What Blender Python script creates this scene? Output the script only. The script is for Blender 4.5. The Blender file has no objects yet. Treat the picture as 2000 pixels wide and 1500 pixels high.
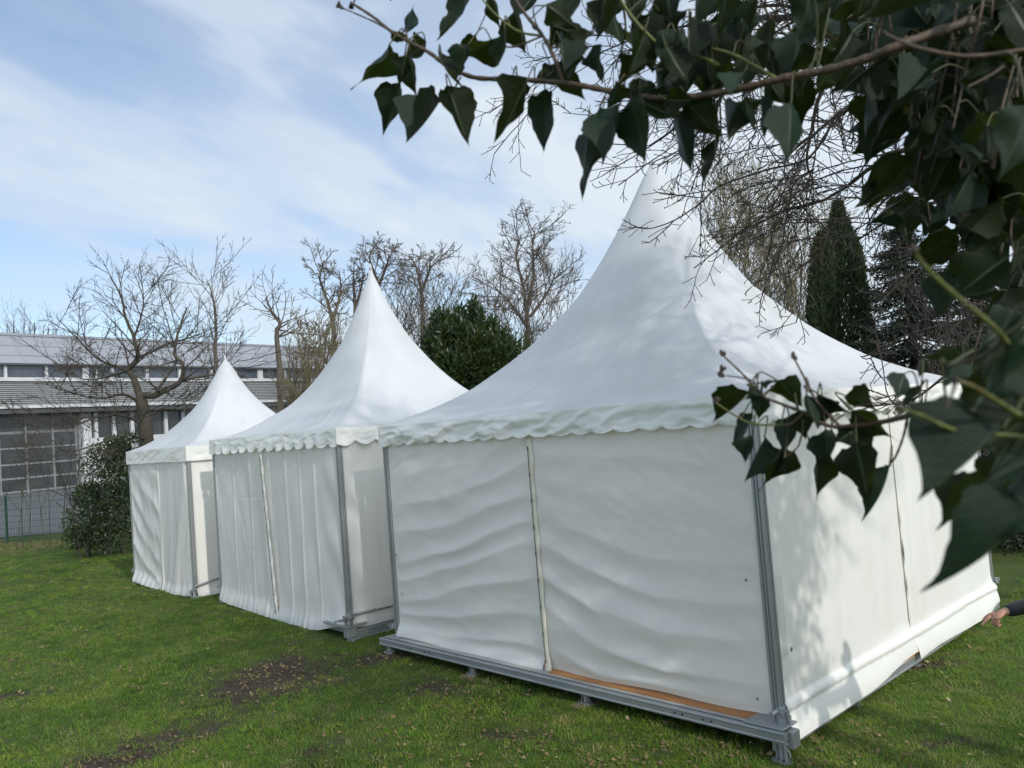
import bpy, math, random
import numpy as np
from mathutils import Vector, Matrix
R_ = math.radians
random.seed(7); rng = np.random.RandomState(7)
SC = bpy.context.scene
COL = SC.collection

# ------------------------------------------------------------------ camera
FPX, PITCH, ROLL, ZC = 1599.5, 0.05125, -0.07708, 2.605
cF = np.array([0, math.cos(PITCH), math.sin(PITCH)])
_u = np.array([0, -math.sin(PITCH), math.cos(PITCH)]); _r = np.array([1., 0, 0])
cR = math.cos(ROLL)*_r + math.sin(ROLL)*_u
cU = -math.sin(ROLL)*_r + math.cos(ROLL)*_u
CO = np.array([0, 0, ZC])
cd = bpy.data.cameras.new('camera'); co = bpy.data.objects.new('camera', cd); COL.objects.link(co)
cd.sensor_width = 36; cd.lens = 36*FPX/2000; cd.clip_start = .05; cd.clip_end = 3000
cd.dof.use_dof = True; cd.dof.focus_distance = 5.0; cd.dof.aperture_fstop = 10.0
co.matrix_world = Matrix(((cR[0], cU[0], -cF[0], 0), (cR[1], cU[1], -cF[1], 0), (cR[2], cU[2], -cF[2], ZC), (0, 0, 0, 1)))
SC.camera = co
def ray(px, py): return cF + (px-1000)/FPX*cR - (py-750)/FPX*cU
def at(px, py, depth): return CO + depth*ray(px, py)

# ------------------------------------------------------------------ light
SUN_AZ, SUN_EL = R_(148), R_(31)
sdir = Vector((math.sin(SUN_AZ)*math.cos(SUN_EL), math.cos(SUN_AZ)*math.cos(SUN_EL), math.sin(SUN_EL)))
sl = bpy.data.lights.new('sun', 'SUN'); so = bpy.data.objects.new('sun', sl); COL.objects.link(so)
sl.energy = 2.1; sl.angle = R_(1.3); sl.color = (1, .955, .88)
so.rotation_euler = sdir.to_track_quat('Z', 'Y').to_euler()
SC.view_settings.view_transform = 'Standard'; SC.view_settings.look = 'None'
SC.view_settings.exposure = 0.2; SC.view_settings.gamma = 1
SC.cycles.max_bounces = 8; SC.cycles.transparent_max_bounces = 8

W = bpy.data.worlds.new('World'); SC.world = W; W.use_nodes = True
nt = W.node_tree; nt.nodes.clear()
def nn(nt, t, **k):
    n = nt.nodes.new(t)
    for a, b in k.items():
        if a[0] == 'i' and a[1:].isdigit(): n.inputs[int(a[1:])].default_value = b
        else: setattr(n, a, b)
    return n
def ramp(nt, stops, src, interp='LINEAR'):
    r = nn(nt, 'ShaderNodeValToRGB'); e = r.color_ramp.elements; r.color_ramp.interpolation = interp
    while len(e) < len(stops): e.new(.5)
    for i, (p, c) in enumerate(stops):
        e[i].position = p; e[i].color = (c if len(c) == 4 else (*c, 1)) if not isinstance(c, (int, float)) else (c, c, c, 1)
    nt.links.new(src, r.inputs[0]); return r
def sky():
    L = nt.links.new
    out = nn(nt, 'ShaderNodeOutputWorld'); sk = nn(nt, 'ShaderNodeTexSky', sky_type='NISHITA', sun_disc=False)
    sk.sun_elevation = SUN_EL; sk.sun_rotation = SUN_AZ; sk.air_density = 1.0; sk.dust_density = .6; sk.ozone_density = 1.5
    b1 = nn(nt, 'ShaderNodeBackground', i1=.14); L(sk.outputs[0], b1.inputs[0])
    tc = nn(nt, 'ShaderNodeTexCoord'); sx = nn(nt, 'ShaderNodeSeparateXYZ'); L(tc.outputs['Generated'], sx.inputs[0])
    zz = nn(nt, 'ShaderNodeMath', operation='MAXIMUM', i1=0.0); L(sx.outputs[2], zz.inputs[0])
    za = nn(nt, 'ShaderNodeMath', operation='ADD', i1=.30); L(zz.outputs[0], za.inputs[0])
    dx = nn(nt, 'ShaderNodeMath', operation='DIVIDE'); L(sx.outputs[0], dx.inputs[0]); L(za.outputs[0], dx.inputs[1])
    dy = nn(nt, 'ShaderNodeMath', operation='DIVIDE'); L(sx.outputs[1], dy.inputs[0]); L(za.outputs[0], dy.inputs[1])
    cx = nn(nt, 'ShaderNodeCombineXYZ'); L(dx.outputs[0], cx.inputs[0]); L(dy.outputs[0], cx.inputs[1])
    mp = nn(nt, 'ShaderNodeMapping', vector_type='TEXTURE'); mp.inputs['Rotation'].default_value = (0, 0, R_(50)); mp.inputs['Scale'].default_value = (1.5, .72, 1); mp.inputs['Location'].default_value = (1.7, .35, 0)
    L(cx.outputs[0], mp.inputs[0])
    n1 = nn(nt, 'ShaderNodeTexNoise'); n1.inputs['Scale'].default_value = 1.15; n1.inputs['Detail'].default_value = 5; n1.inputs['Roughness'].default_value = .5; n1.inputs['Distortion'].default_value = .35
    L(mp.outputs[0], n1.inputs['Vector'])
    n2 = nn(nt, 'ShaderNodeTexNoise'); n2.inputs['Scale'].default_value = 3.4; n2.inputs['Detail'].default_value = 4; n2.inputs['Roughness'].default_value = .55
    L(mp.outputs[0], n2.inputs['Vector'])
    ad = nn(nt, 'ShaderNodeMath', operation='MULTIPLY_ADD', i1=.36); L(n2.outputs[0], ad.inputs[0]); L(n1.outputs[0], ad.inputs[2])
    rp = ramp(nt, [(.50, .10), (.62, .36), (.72, .68), (.86, .95)], ad.outputs[0], 'EASE')
    # thin veil: thicker towards the sun's half of the sky and towards the horizon
    dt = nn(nt, 'ShaderNodeVectorMath', operation='DOT_PRODUCT'); L(tc.outputs['Generated'], dt.inputs[0]); dt.inputs[1].default_value = (.95, -.05, .1)
    mr = nn(nt, 'ShaderNodeMapRange'); mr.inputs[1].default_value = -.55; mr.inputs[2].default_value = .45; mr.inputs[3].default_value = -.06; mr.inputs[4].default_value = .50; L(dt.outputs['Value'], mr.inputs[0])
    a2 = nn(nt, 'ShaderNodeMath', operation='ADD', use_clamp=True); L(rp.outputs[0], a2.inputs[0]); L(mr.outputs[0], a2.inputs[1])
    cc = ramp(nt, [(0, (.52, .66, .90)), (.5, (.63, .745, .91)), (1, (.78, .87, .96))], a2.outputs[0])
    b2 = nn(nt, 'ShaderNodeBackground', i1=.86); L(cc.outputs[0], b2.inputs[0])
    # thin cloud glows more around the sun (behind the camera)
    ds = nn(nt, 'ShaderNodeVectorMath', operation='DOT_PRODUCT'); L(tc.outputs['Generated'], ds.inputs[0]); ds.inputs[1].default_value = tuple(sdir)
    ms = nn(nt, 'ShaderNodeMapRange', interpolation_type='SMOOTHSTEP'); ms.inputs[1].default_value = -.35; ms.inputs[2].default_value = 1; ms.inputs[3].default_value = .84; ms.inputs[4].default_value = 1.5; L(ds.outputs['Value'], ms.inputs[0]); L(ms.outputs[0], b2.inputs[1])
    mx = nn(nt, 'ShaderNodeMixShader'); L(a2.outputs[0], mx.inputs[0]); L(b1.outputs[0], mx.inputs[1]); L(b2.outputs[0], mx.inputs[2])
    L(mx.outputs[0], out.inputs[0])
sky()

# ------------------------------------------------------------------ helpers
def fmesh(name, V, F, smooth=False):
    V = np.asarray(V, dtype=np.float32); me = bpy.data.meshes.new(name)
    if isinstance(F, np.ndarray) and F.ndim == 2:
        k = F.shape[1]; m = len(F)
        me.vertices.add(len(V)); me.vertices.foreach_set('co', V.ravel())
        me.loops.add(m*k); me.loops.foreach_set('vertex_index', F.astype(np.int32).ravel())
        me.polygons.add(m); me.polygons.foreach_set('loop_start', np.arange(0, m*k, k, dtype=np.int32))
        me.update(calc_edges=True); me.validate()
    else:
        me.from_pydata([tuple(map(float, v)) for v in V], [], [tuple(int(i) for i in f) for f in F]); me.update()
    if smooth: me.polygons.foreach_set('use_smooth', np.ones(len(me.polygons), dtype=bool))
    return me
def put(name, me, mat=None, parent=None, kind=None, label=None, cat=None, group=None):
    if mat is not None and not me.materials:
        for m in (mat if isinstance(mat, (list, tuple)) else [mat]): me.materials.append(m)
    o = bpy.data.objects.new(name, me); COL.objects.link(o)
    if parent is not None: o.parent = parent
    if kind: o['kind'] = kind
    if label: o['label'] = label
    if cat: o['category'] = cat
    if group: o['group'] = group
    return o
def thing(name, label, cat, loc=(0, 0, 0), rz=0, group=None):
    o = bpy.data.objects.new(name, None); COL.objects.link(o); o.empty_display_size = .2
    o.location = loc; o.rotation_euler = (0, 0, rz); o['label'] = label; o['category'] = cat
    if group: o['group'] = group
    return o
class MB:
    """collects simple shapes into one mesh"""
    def __init__(s): s.v = []; s.f = []; s.m = []
    def add(s, V, F, mi=0):
        b = len(s.v); s.v += [tuple(float(c) for c in v) for v in V]; s.f += [tuple(int(i)+b for i in f) for f in F]; s.m += [mi]*len(F); return s
    def box(s, a, b, mi=0):
        (x0, y0, z0), (x1, y1, z1) = a, b
        V = [(x0, y0, z0), (x1, y0, z0), (x1, y1, z0), (x0, y1, z0), (x0, y0, z1), (x1, y0, z1), (x1, y1, z1), (x0, y1, z1)]
        return s.add(V, [(0, 3, 2, 1), (4, 5, 6, 7), (0, 1, 5, 4), (1, 2, 6, 5), (2, 3, 7, 6), (3, 0, 4, 7)], mi)
    def bar(s, p, q, w, h, mi=0, up=(0, 0, 1)):
        p = np.array(p, float); q = np.array(q, float); d = q-p; d /= np.linalg.norm(d)
        sd = np.cross(d, up); sd /= np.linalg.norm(sd); u = np.cross(sd, d); V = []
        for e in (p, q):
            for a, b in ((-1, -1), (1, -1), (1, 1), (-1, 1)): V.append(e+sd*a*w/2+u*b*h/2)
        return s.add(V, [(0, 1, 2, 3), (7, 6, 5, 4), (0, 4, 5, 1), (1, 5, 6, 2), (2, 6, 7, 3), (3, 7, 4, 0)], mi)
    def cyl(s, p, q, r, n=10, mi=0, r2=None):
        V, F = tubes([(np.array([p, q], float), np.array([r, r if r2 is None else r2]))], n, caps=True, raw=True)
        return s.add(V, F, mi)
    def tube(s, pts, r, n=8, mi=0):
        V, F = tubes([(np.array(pts, float), np.full(len(pts), r))], n, caps=True, raw=True)
        return s.add(V, F, mi)
    def prism(s, poly, z0, z1, mi=0, M=None):
        n = len(poly); V = [(x, y, z0) for x, y in poly]+[(x, y, z1) for x, y in poly]
        if M is not None: V = [tuple(M @ Vector(v)) for v in V]
        F = [tuple(range(n-1, -1, -1)), tuple(range(n, 2*n))]+[(i, (i+1) % n, n+(i+1) % n, n+i) for i in range(n)]
        return s.add(V, F, mi)
    def build(s, name, mat, parent=None, smooth=False, bevel=0, **k):
        me = fmesh(name, s.v, s.f, smooth)
        o = put(name, me, mat, parent, **k)
        if any(s.m): me.polygons.foreach_set('material_index', np.array(s.m, dtype=np.int32))
        if bevel:
            b = o.modifiers.new('bevel', 'BEVEL'); b.width = bevel; b.segments = 2; b.limit_method = 'ANGLE'
        return o
def tubes(paths, n=4, caps=False, raw=False):
    Vs, Fs, base = [], [], 0
    ang = np.arange(n)*2*math.pi/n; ca, sa = np.cos(ang), np.sin(ang)
    extra = []
    for P, rad in paths:
        k = len(P)
        if k < 2: continue
        T = np.empty_like(P); T[1:-1] = P[2:]-P[:-2]; T[0] = P[1]-P[0]; T[-1] = P[-1]-P[-2]
        T /= (np.linalg.norm(T, axis=1)[:, None]+1e-9)
        a = T[0]; ref = np.array([0, 0, 1.]) if abs(a[2]) < .8 else np.array([1., 0, 0])
        A = np.cross(T, ref); nrm = np.linalg.norm(A, axis=1)[:, None]; A = A/(nrm+1e-6); B = np.cross(T, A)
        ring = P[:, None, :]+rad[:, None, None]*(A[:, None, :]*ca[None, :, None]+B[:, None, :]*sa[None, :, None])
        Vs.append(ring.reshape(-1, 3))
        i = np.arange(k-1)[:, None]*n; j = np.arange(n)[None, :]; j2 = (j+1) % n
        F = np.stack([i+j, i+j2, i+n+j2, i+n+j], axis=-1).reshape(-1, 4)+base; Fs.append(F)
        if caps: extra += [tuple(base+q for q in range(n-1, -1, -1)), tuple(base+(k-1)*n+q for q in range(n))]
        base += k*n
    V = np.concatenate(Vs); F = np.concatenate(Fs)
    if caps: return V, [tuple(f) for f in F]+extra
    return V, F
def lat(ix, iy, seed):
    h = (ix*374761393+iy*668265263+seed*982451653) & 0x7fffffff
    h = ((h ^ (h >> 13))*1274126177) & 0x7fffffff
    return ((h ^ (h >> 16)) & 0xffff)/65535.0
def vnoise(x, y, seed=0):
    x = np.asarray(x, float); y = np.asarray(y, float)
    ix = np.floor(x).astype(np.int64); iy = np.floor(y).astype(np.int64); fx = x-ix; fy = y-iy
    fx = fx*fx*(3-2*fx); fy = fy*fy*(3-2*fy)
    a = lat(ix, iy, seed); b = lat(ix+1, iy, seed); c = lat(ix, iy+1, seed); d = lat(ix+1, iy+1, seed)
    return (a*(1-fx)+b*fx)*(1-fy)+(c*(1-fx)+d*fx)*fy*1.0-.5
def fbm(x, y, seed=0, o=4):
    s = 0; a = 1
    for i in range(o): s = s+a*vnoise(x*2**i, y*2**i, seed+i); a *= .5
    return s
def sstep(a, b, x): t = np.clip((x-a)/(b-a), 0, 1); return t*t*(3-2*t)
def gridmesh(name, P, smooth=True):
    nu, nv = P.shape[:2]
    i = np.arange(nu-1)[:, None]*nv+np.arange(nv-1)[None, :]
    F = np.stack([i, i+nv, i+nv+1, i+1], -1).reshape(-1, 4)
    return fmesh(name, P.reshape(-1, 3), F, smooth)

# ------------------------------------------------------------------ materials
def mat(name, col, rough=.6, metal=0, noise=None, bump=None, transl=0, tcol=None, rand=0, spec=.5, wear=None):
    """noise=(scale, colour2, lo, hi[, stretch])  bump=(scale, strength)  rand = value change per object"""
    m = bpy.data.materials.new(name); m.use_nodes = True; t = m.node_tree; L = t.links.new
    p = t.nodes['Principled BSDF']; out = t.nodes['Material Output']
    p.inputs['Roughness'].default_value = rough; p.inputs['Metallic'].default_value = metal
    p.inputs['Specular IOR Level'].default_value = spec
    rgb = nn(t, 'ShaderNodeRGB'); rgb.outputs[0].default_value = (*col, 1); c = rgb.outputs[0]
    tc = nn(t, 'ShaderNodeTexCoord')
    for ns in ([noise] if noise and not isinstance(noise, list) else (noise or [])):
        mp = nn(t, 'ShaderNodeMapping'); L(tc.outputs['Object'], mp.inputs[0])
        if len(ns) > 4: mp.inputs['Scale'].default_value = ns[4]
        n = nn(t, 'ShaderNodeTexNoise'); n.inputs['Scale'].default_value = ns[0]; n.inputs['Detail'].default_value = 6; n.inputs['Roughness'].default_value = .6
        L(mp.outputs[0], n.inputs['Vector'])
        mr = nn(t, 'ShaderNodeMapRange', clamp=True); mr.inputs[1].default_value = ns[2]; mr.inputs[2].default_value = ns[3]; L(n.outputs[0], mr.inputs[0])
        mx = nn(t, 'ShaderNodeMix', data_type='RGBA'); L(mr.outputs[0], mx.inputs[0]); L(c, mx.inputs[6]); mx.inputs[7].default_value = (*ns[1], 1); c = mx.outputs[2]
    if rand:
        oi = nn(t, 'ShaderNodeObjectInfo'); hs = nn(t, 'ShaderNodeHueSaturation')
        mr = nn(t, 'ShaderNodeMapRange'); mr.inputs[3].default_value = 1-rand; mr.inputs[4].default_value = 1+rand; L(oi.outputs['Random'], mr.inputs[0])
        L(mr.outputs[0], hs.inputs['Value'])
        m2 = nn(t, 'ShaderNodeMapRange'); m2.inputs[3].default_value = .5-.03; m2.inputs[4].default_value = .5+.02
        ml = nn(t, 'ShaderNodeMath', operation='MULTIPLY', i1=7.31); fr = nn(t, 'ShaderNodeMath', operation='FRACT'); L(oi.outputs['Random'], ml.inputs[0]); L(ml.outputs[0], fr.inputs[0]); L(fr.outputs[0], m2.inputs[0]); L(m2.outputs[0], hs.inputs['Hue'])
        L(c, hs.inputs['Color']); c = hs.outputs[0]
    L(c, p.inputs['Base Color'])
    if bump:
        n = nn(t, 'ShaderNodeTexNoise'); n.inputs['Scale'].default_value = bump[0]; n.inputs['Detail'].default_value = 5
        mp = nn(t, 'ShaderNodeMapping'); L(tc.outputs['Object'], mp.inputs[0]); L(mp.outputs[0], n.inputs['Vector'])
        if len(bump) > 2: mp.inputs['Scale'].default_value = bump[2]
        b = nn(t, 'ShaderNodeBump'); b.inputs['Strength'].default_value = bump[1]; b.inputs['Distance'].default_value = .01
        L(n.outputs[0], b.inputs['Height']); L(b.outputs[0], p.inputs['Normal'])
    if transl:
        tr = nn(t, 'ShaderNodeBsdfTranslucent')
        if tcol: tr.inputs[0].default_value = (*tcol, 1)
        else: L(c, tr.inputs[0])
        ms = nn(t, 'ShaderNodeMixShader', i0=transl); L(p.outputs[0], ms.inputs[1]); L(tr.outputs[0], ms.inputs[2]); L(ms.outputs[0], out.inputs[0])
    return m
M = {}
M['tarp'] = mat('tarp_white', (.86, .855, .82), .42, noise=[(1.1, (.78, .78, .745), .45, .8), (9, (.74, .735, .69), .62, .85)], bump=(160, .06), transl=.34, tcol=(.97, .96, .90))
M['tarp_roof'] = mat('tarp_roof', (.66, .675, .69), .45, noise=[(.9, (.56, .57, .565), .45, .75), (5, (.55, .55, .52), .58, .9, (1, 1, .25))], bump=(120, .04), transl=.22, tcol=(.93, .93, .88))  # partial shade put into the grey and its broad patches, plus dirt
M['tarp_lit_cream'] = mat('tarp_creamy', (.83, .825, .785), .45, noise=[(1.6, (.76, .75, .69), .4, .8)], bump=(140, .06), transl=.16, tcol=(.9, .86, .7))  # warm cast of the lit right-hand walls put into the colour; straps share it
M['valance'] = mat('tarp_valance', (.83, .825, .78), .42, noise=[(2.5, (.72, .71, .65), .5, .85)], bump=(60, .15), transl=.14, tcol=(.9, .86, .75))
M['strap'] = mat('lacing_strip', (.74, .70, .58), .6, noise=(8, (.58, .54, .42), .45, .8), bump=(90, .2))
M['rope'] = mat('lacing_rope', (.12, .11, .09), .8)
M['alu'] = mat('aluminium', (.40, .415, .42), .4, metal=.6, noise=[(5, (.40, .42, .43), .4, .8, (1, 1, .2))], bump=(80, .05))
M['galv'] = mat('galvanised_steel', (.34, .355, .36), .5, metal=.5, noise=[(14, (.30, .32, .33), .4, .7), (4, (.36, .35, .31), .55, .8)], bump=(60, .15))
M['dark'] = mat('opening_shade', (.03, .03, .03), .7)  # near-black standing for the shade inside slits, bolt holes and eyelets
M['deck'] = mat('deck_boards_grey', (.36, .36, .34), .6, noise=[(7, (.24, .23, .21), .4, .75, (1, .15, 1))], bump=(50, .2))
M['ply'] = mat('orange_plywood', (.42, .19, .065), .55, noise=[(6, (.36, .14, .04), .4, .7, (1, .2, 1))], bump=(50, .2))
M['wood'] = mat('weathered_wood', (.20, .14, .09), .8, noise=[(12, (.11, .08, .05), .4, .7, (1, .2, 1))], bump=(40, .4))
M['ring'] = mat('eyelet_metal', (.45, .44, .40), .35, metal=.9)
M['bark'] = mat('bark_brown', (.065, .052, .040), .9, noise=[(3, (.04, .032, .025), .4, .7), (1.3, (.06, .065, .03), .5, .75)], bump=(20, .8))
M['bark_dark'] = mat('bark_dark', (.055, .042, .035), .85, noise=(30, (.03, .024, .02), .4, .7), bump=(60, .4))
M['bark_grey'] = mat('bark_greybrown', (.12, .10, .08), .9, noise=(2, (.075, .062, .05), .4, .7), bump=(10, .5))
M['twig_olive'] = mat('twig_olive', (.16, .135, .07), .85, noise=(2, (.13, .11, .06), .4, .7))
M['ivy_stem'] = mat('ivy_stem', (.055, .040, .020), .6, noise=[(14, (.08, .045, .025), .4, .65)], bump=(200, .3))
M['ivy_young'] = mat('ivy_young_stem', (.10, .115, .02), .55, noise=(40, (.07, .05, .015), .5, .75))
M['ivy_stalk'] = mat('ivy_leaf_stalk', (.055, .060, .018), .55, noise=(30, (.05, .03, .012), .45, .7))
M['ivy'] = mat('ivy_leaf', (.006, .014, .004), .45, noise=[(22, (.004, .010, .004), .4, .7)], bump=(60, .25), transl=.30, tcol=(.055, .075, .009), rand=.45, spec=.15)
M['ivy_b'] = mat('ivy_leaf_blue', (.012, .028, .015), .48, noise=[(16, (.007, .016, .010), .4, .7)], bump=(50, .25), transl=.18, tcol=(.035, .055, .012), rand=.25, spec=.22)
M['vein'] = mat('ivy_vein', (.028, .048, .018), .5, transl=.3)
M['laurel'] = mat('laurel_leaf', (.026, .046, .014), .42, noise=(1.6, (.060, .072, .018), .5, .72), transl=.2, tcol=(.08, .11, .02))
M['holly'] = mat('hedge_leaf', (.045, .072, .030), .35, noise=(2, (.055, .075, .025), .45, .7), transl=.2, tcol=(.09, .12, .03))
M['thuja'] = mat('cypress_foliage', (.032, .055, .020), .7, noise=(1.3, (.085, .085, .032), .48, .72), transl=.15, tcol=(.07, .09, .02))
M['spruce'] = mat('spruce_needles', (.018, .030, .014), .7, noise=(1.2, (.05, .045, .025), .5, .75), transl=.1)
M['drygrass'] = mat('dry_stalks', (.20, .15, .085), .8, noise=(1.2, (.09, .10, .035), .4, .7), transl=.2)

# ------------------------------------------------------------------ ground
def gh(x, y):
    x = np.asarray(x, float); y = np.asarray(y, float)
    z = .045+.02*sstep(4, 8, y)+.10*sstep(8, 15, y)+.08*sstep(20, 27, y)+.14*sstep(28, 60, y)
    z = z+.035*fbm(x*.35, y*.35, 5, 3)*sstep(60, 24, y)*2*.6+.012*fbm(x*2.3, y*2.3, 9, 3)*sstep(26, 20, y)
    return z
def gp(px, py):
    d = ray(px, py); z = .05
    for _ in range(6): k = (z-ZC)/d[2]; p = CO+k*d; z = float(gh(p[0], p[1]))
    return p
# worn bare patches, placed on the lawn (x, y, radius across, radius along, turn, strength)
WORN = []
for px, py, rx, ry, rot, st in [(535, 1325, .80, .75, .2, .95), (615, 1295, .55, .45, 0, .7), (400, 1400, .60, .34, .9, .78), (330, 1440, .70, .38, .9, .85), (240, 1480, .75, .38, .9, .85), (470, 1370, .35, .18, .9, .7),
                            (760, 1285, .9, .35, .5, .8), (860, 1340, .7, .3, -.6, .5), (1000, 1440, .6, .25, -.3, .42), (660, 1460, .5, .22, .2, .35), (15, 1360, .6, .4, 0, .6), (1790, 1300, .5, .16, 0, .75), (1850, 1450, .35, .1, 0, .65), (1700, 1480, .4, .1, 0, .5), (1300, 1460, .5, .15, -.6, .5), (80, 1135, .7, .3, 0, .4)]:
    p = gp(px, py); WORN.append((p[0], p[1], rx, ry, rot, st))
def worn(x, y):
    w = np.zeros_like(x)
    for a, b, rx, ry, t, st in WORN:
        dx, dy = x-a, y-b; u = dx*math.cos(t)+dy*math.sin(t); v = -dx*math.sin(t)+dy*math.cos(t)
        w = np.maximum(w, st*np.exp(-((u/rx)**2+(v/ry)**2)))
    w = w+(.60*fbm(x*2.1, y*2.1, 21, 4)+.5*fbm(x*8, y*8, 25, 3))*np.clip(w*2.2, .12, 1)
    return np.clip(w, 0, 1)
def build_ground():
    xs = np.concatenate([np.linspace(-400, -45, 10), np.linspace(-40, -16, 40), np.linspace(-15.8, 9, 190), np.linspace(9.3, 30, 40), np.linspace(35, 400, 10)])
    ys = np.concatenate([np.linspace(-60, 0, 14), np.linspace(.5, 3.2, 6), np.linspace(3.3, 26, 230), np.linspace(26.5, 70, 30), np.linspace(80, 900, 12)])
    X, Y = np.meshgrid(xs, ys, indexing='ij'); Z = gh(X, Y)
    me = gridmesh('ground', np.stack([X, Y, Z], -1))
    at_ = me.attributes.new('worn', 'FLOAT', 'POINT'); at_.data.foreach_set('value', worn(X, Y).ravel().astype(np.float32))
    m = bpy.data.materials.new('lawn_soil'); m.use_nodes = True; t = m.node_tree; L = t.links.new; p = t.nodes['Principled BSDF']
    tc = nn(t, 'ShaderNodeTexCoord'); n1 = nn(t, 'ShaderNodeTexNoise'); n1.inputs['Scale'].default_value = 1.1; n1.inputs['Detail'].default_value = 8; L(tc.outputs['Object'], n1.inputs['Vector'])
    n2 = nn(t, 'ShaderNodeTexNoise'); n2.inputs['Scale'].default_value = 38; n2.inputs['Detail'].default_value = 6; L(tc.outputs['Object'], n2.inputs['Vector'])
    g = ramp(t, [(.3, (.032, .050, .012)), (.5, (.055, .080, .020)), (.72, (.085, .098, .030))], n1.outputs[0])
    s = ramp(t, [(.3, (.026, .021, .014)), (.55, (.058, .046, .032)), (.75, (.12, .10, .072))], n2.outputs[0])
    aw = nn(t, 'ShaderNodeAttribute', attribute_name='worn'); mr = nn(t, 'ShaderNodeMapRange'); mr.inputs[1].default_value = .15; mr.inputs[2].default_value = .6; L(aw.outputs['Fac'], mr.inputs[0])
    mx = nn(t, 'ShaderNodeMix', data_type='RGBA'); L(mr.outputs[0], mx.inputs[0]); L(g.outputs[0], mx.inputs[6]); L(s.outputs[0], mx.inputs[7]); L(mx.outputs[2], p.inputs['Base Color'])
    p.inputs['Roughness'].default_value = .95; p.inputs['Specular IOR Level'].default_value = .15
    b = nn(t, 'ShaderNodeBump'); b.inputs['Strength'].default_value = .6; b.inputs['Distance'].default_value = .03; L(n2.outputs[0], b.inputs['Height']); L(b.outputs[0], p.inputs['Normal'])
    put('ground', me, m, kind='structure')
    # paved yard beyond the fence, a sheet 12 mm above the ground
    xs = np.linspace(-75, 6, 60); ys = np.concatenate([np.linspace(27.2, 60, 34), np.linspace(62, 130, 20)])
    X, Y = np.meshgrid(xs, ys, indexing='ij')
    ym = mat('asphalt_yard', (.105, .107, .110), .85, noise=[(.25, (.075, .078, .080), .42, .7, (1, .35, 1)), (30, (.15, .15, .15), .5, .75)], bump=(60, .5))
    put('yard_paving', gridmesh('yard_paving', np.stack([X, Y, gh(X, Y)+.012], -1)), ym, kind='structure')
build_ground()

# ------------------------------------------------------------------ marquees
PH, EV = 2.2, .236            # wall height to the hem line, height of the valance
PROF = {1: [(0, 1), (.03, .962), (.075, .866), (.112, .787), (.165, .688), (.21, .606), (.26, .527), (.30, .462), (.38, .378), (.46, .293), (.545, .222), (.68, .125), (.81, .062), (.905, .030), (1, 0)],
        2: [(0, 1), (.030, .918), (.058, .853), (.083, .785), (.116, .708), (.139, .668), (.19, .562), (.271, .450), (.346, .352), (.43, .262), (.53, .174), (.63, .122), (.76, .058), (.88, .018), (1, 0)],
        3: [(0, 1), (.042, .935), (.073, .885), (.11, .790), (.137, .745), (.21, .612), (.302, .487), (.334, .445), (.45, .325), (.56, .225), (.67, .145), (.856, .045), (1, 0)]}
def smooth_prof(pr, n):
    s = np.array([a for a, b in pr]); g = np.array([b for a, b in pr])
    t = np.linspace(0, 1, n)**1.35
    q = np.interp(t, s, g)
    for _ in range(3): q[1:-1] = (q[:-2]+2*q[1:-1]+q[2:])/4
    q[0] = 1; return t, q
def roof_mesh(k, h, H, zt):
    S, G = smooth_prof(PROF[k], 56); nph = 160
    ph = np.linspace(0, 2*math.pi, nph+1)[:-1]
    # crowd samples at the four hips
    ph = ph+.0
    c, s = np.cos(ph), np.sin(ph)
    sq = 1/np.maximum(abs(c), abs(s)); oct_ = np.maximum(sq/math.sqrt(2)*0+1, 0)
    Lc = h*math.sqrt(2); V = []
    for i, (a, g) in enumerate(zip(S, G)):
        w = float(sstep(.05, .85, g))**.8
        r = Lc*a*((1-w)*sq/math.sqrt(2)+w*.98)+.012*float(g > .98)
        # slack along the middle of each face, shallow ripples radiating from the eave
        mid = 1-abs(abs(c)-abs(s))
        ripp = np.zeros_like(ph)
        z = zt+H*g+ripp-.035*math.sin(math.pi*min(1, (1-a)*1.6)) * (1-mid)*1.0 if a > .38 else zt+H*g+ripp
        amp = .008*float(sstep(.35, .75, a))*float(sstep(1.0, .9, a))
        z = z+amp*np.sin(ph*46+3*np.sin(ph*3))*(.6+.4*np.sin(ph*7+1))
        z = z+.010*fbm(ph*3, np.full_like(ph, a*4), 3, 3)*float(sstep(1, .9, a))
        V.append(np.stack([r*c, r*s, z], -1))
    V = np.array(V); n = len(S)
    i = np.arange(n-1)[:, None]*nph; j = np.arange(nph)[None, :]; j2 = (j+1) % nph
    F = np.stack([i+j, i+nph+j, i+nph+j2, i+j2], -1).reshape(-1, 4)
    return fmesh('roof', V.reshape(-1, 3), F, True)
def roof_seams(me, T, mt, nph=160, n=56):
    V = np.array([v.co for v in me.vertices]).reshape(n, nph, 3)
    for j in [33, 47, 73, 87, 113, 127, 7, 153]:
        w = .010; P = []
        for i in range(2 if j % 20 == 0 else 6, n-1):
            a, b, c = V[i, (j-1) % nph], V[i, j], V[i, (j+1) % nph]; tg = (c-a); tg /= np.linalg.norm(tg); o = np.array([b[0], b[1], 0]); o = o/(np.linalg.norm(o)+1e-6); q = b+o*.0012+np.array([0, 0, .0012])
            P.append([q-tg*w, q, q+tg*w])
        put('weld_seam', gridmesh('weld_seam', np.array(P)), mt, T)
def side_xf(side, h):
    """t in 0..1 along a side, d outward -> local xy.  front: t 0 at far-left corner A, 1 at near corner B"""
    if side == 'front': return lambda t, d: (-h-d, h-2*h*t)
    if side == 'right': return lambda t, d: (-h+2*h*t, -h-d)
    if side == 'back': return lambda t, d: (h+d, -h+2*h*t)
    return lambda t, d: (h-2*h*t, h+d)
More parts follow.
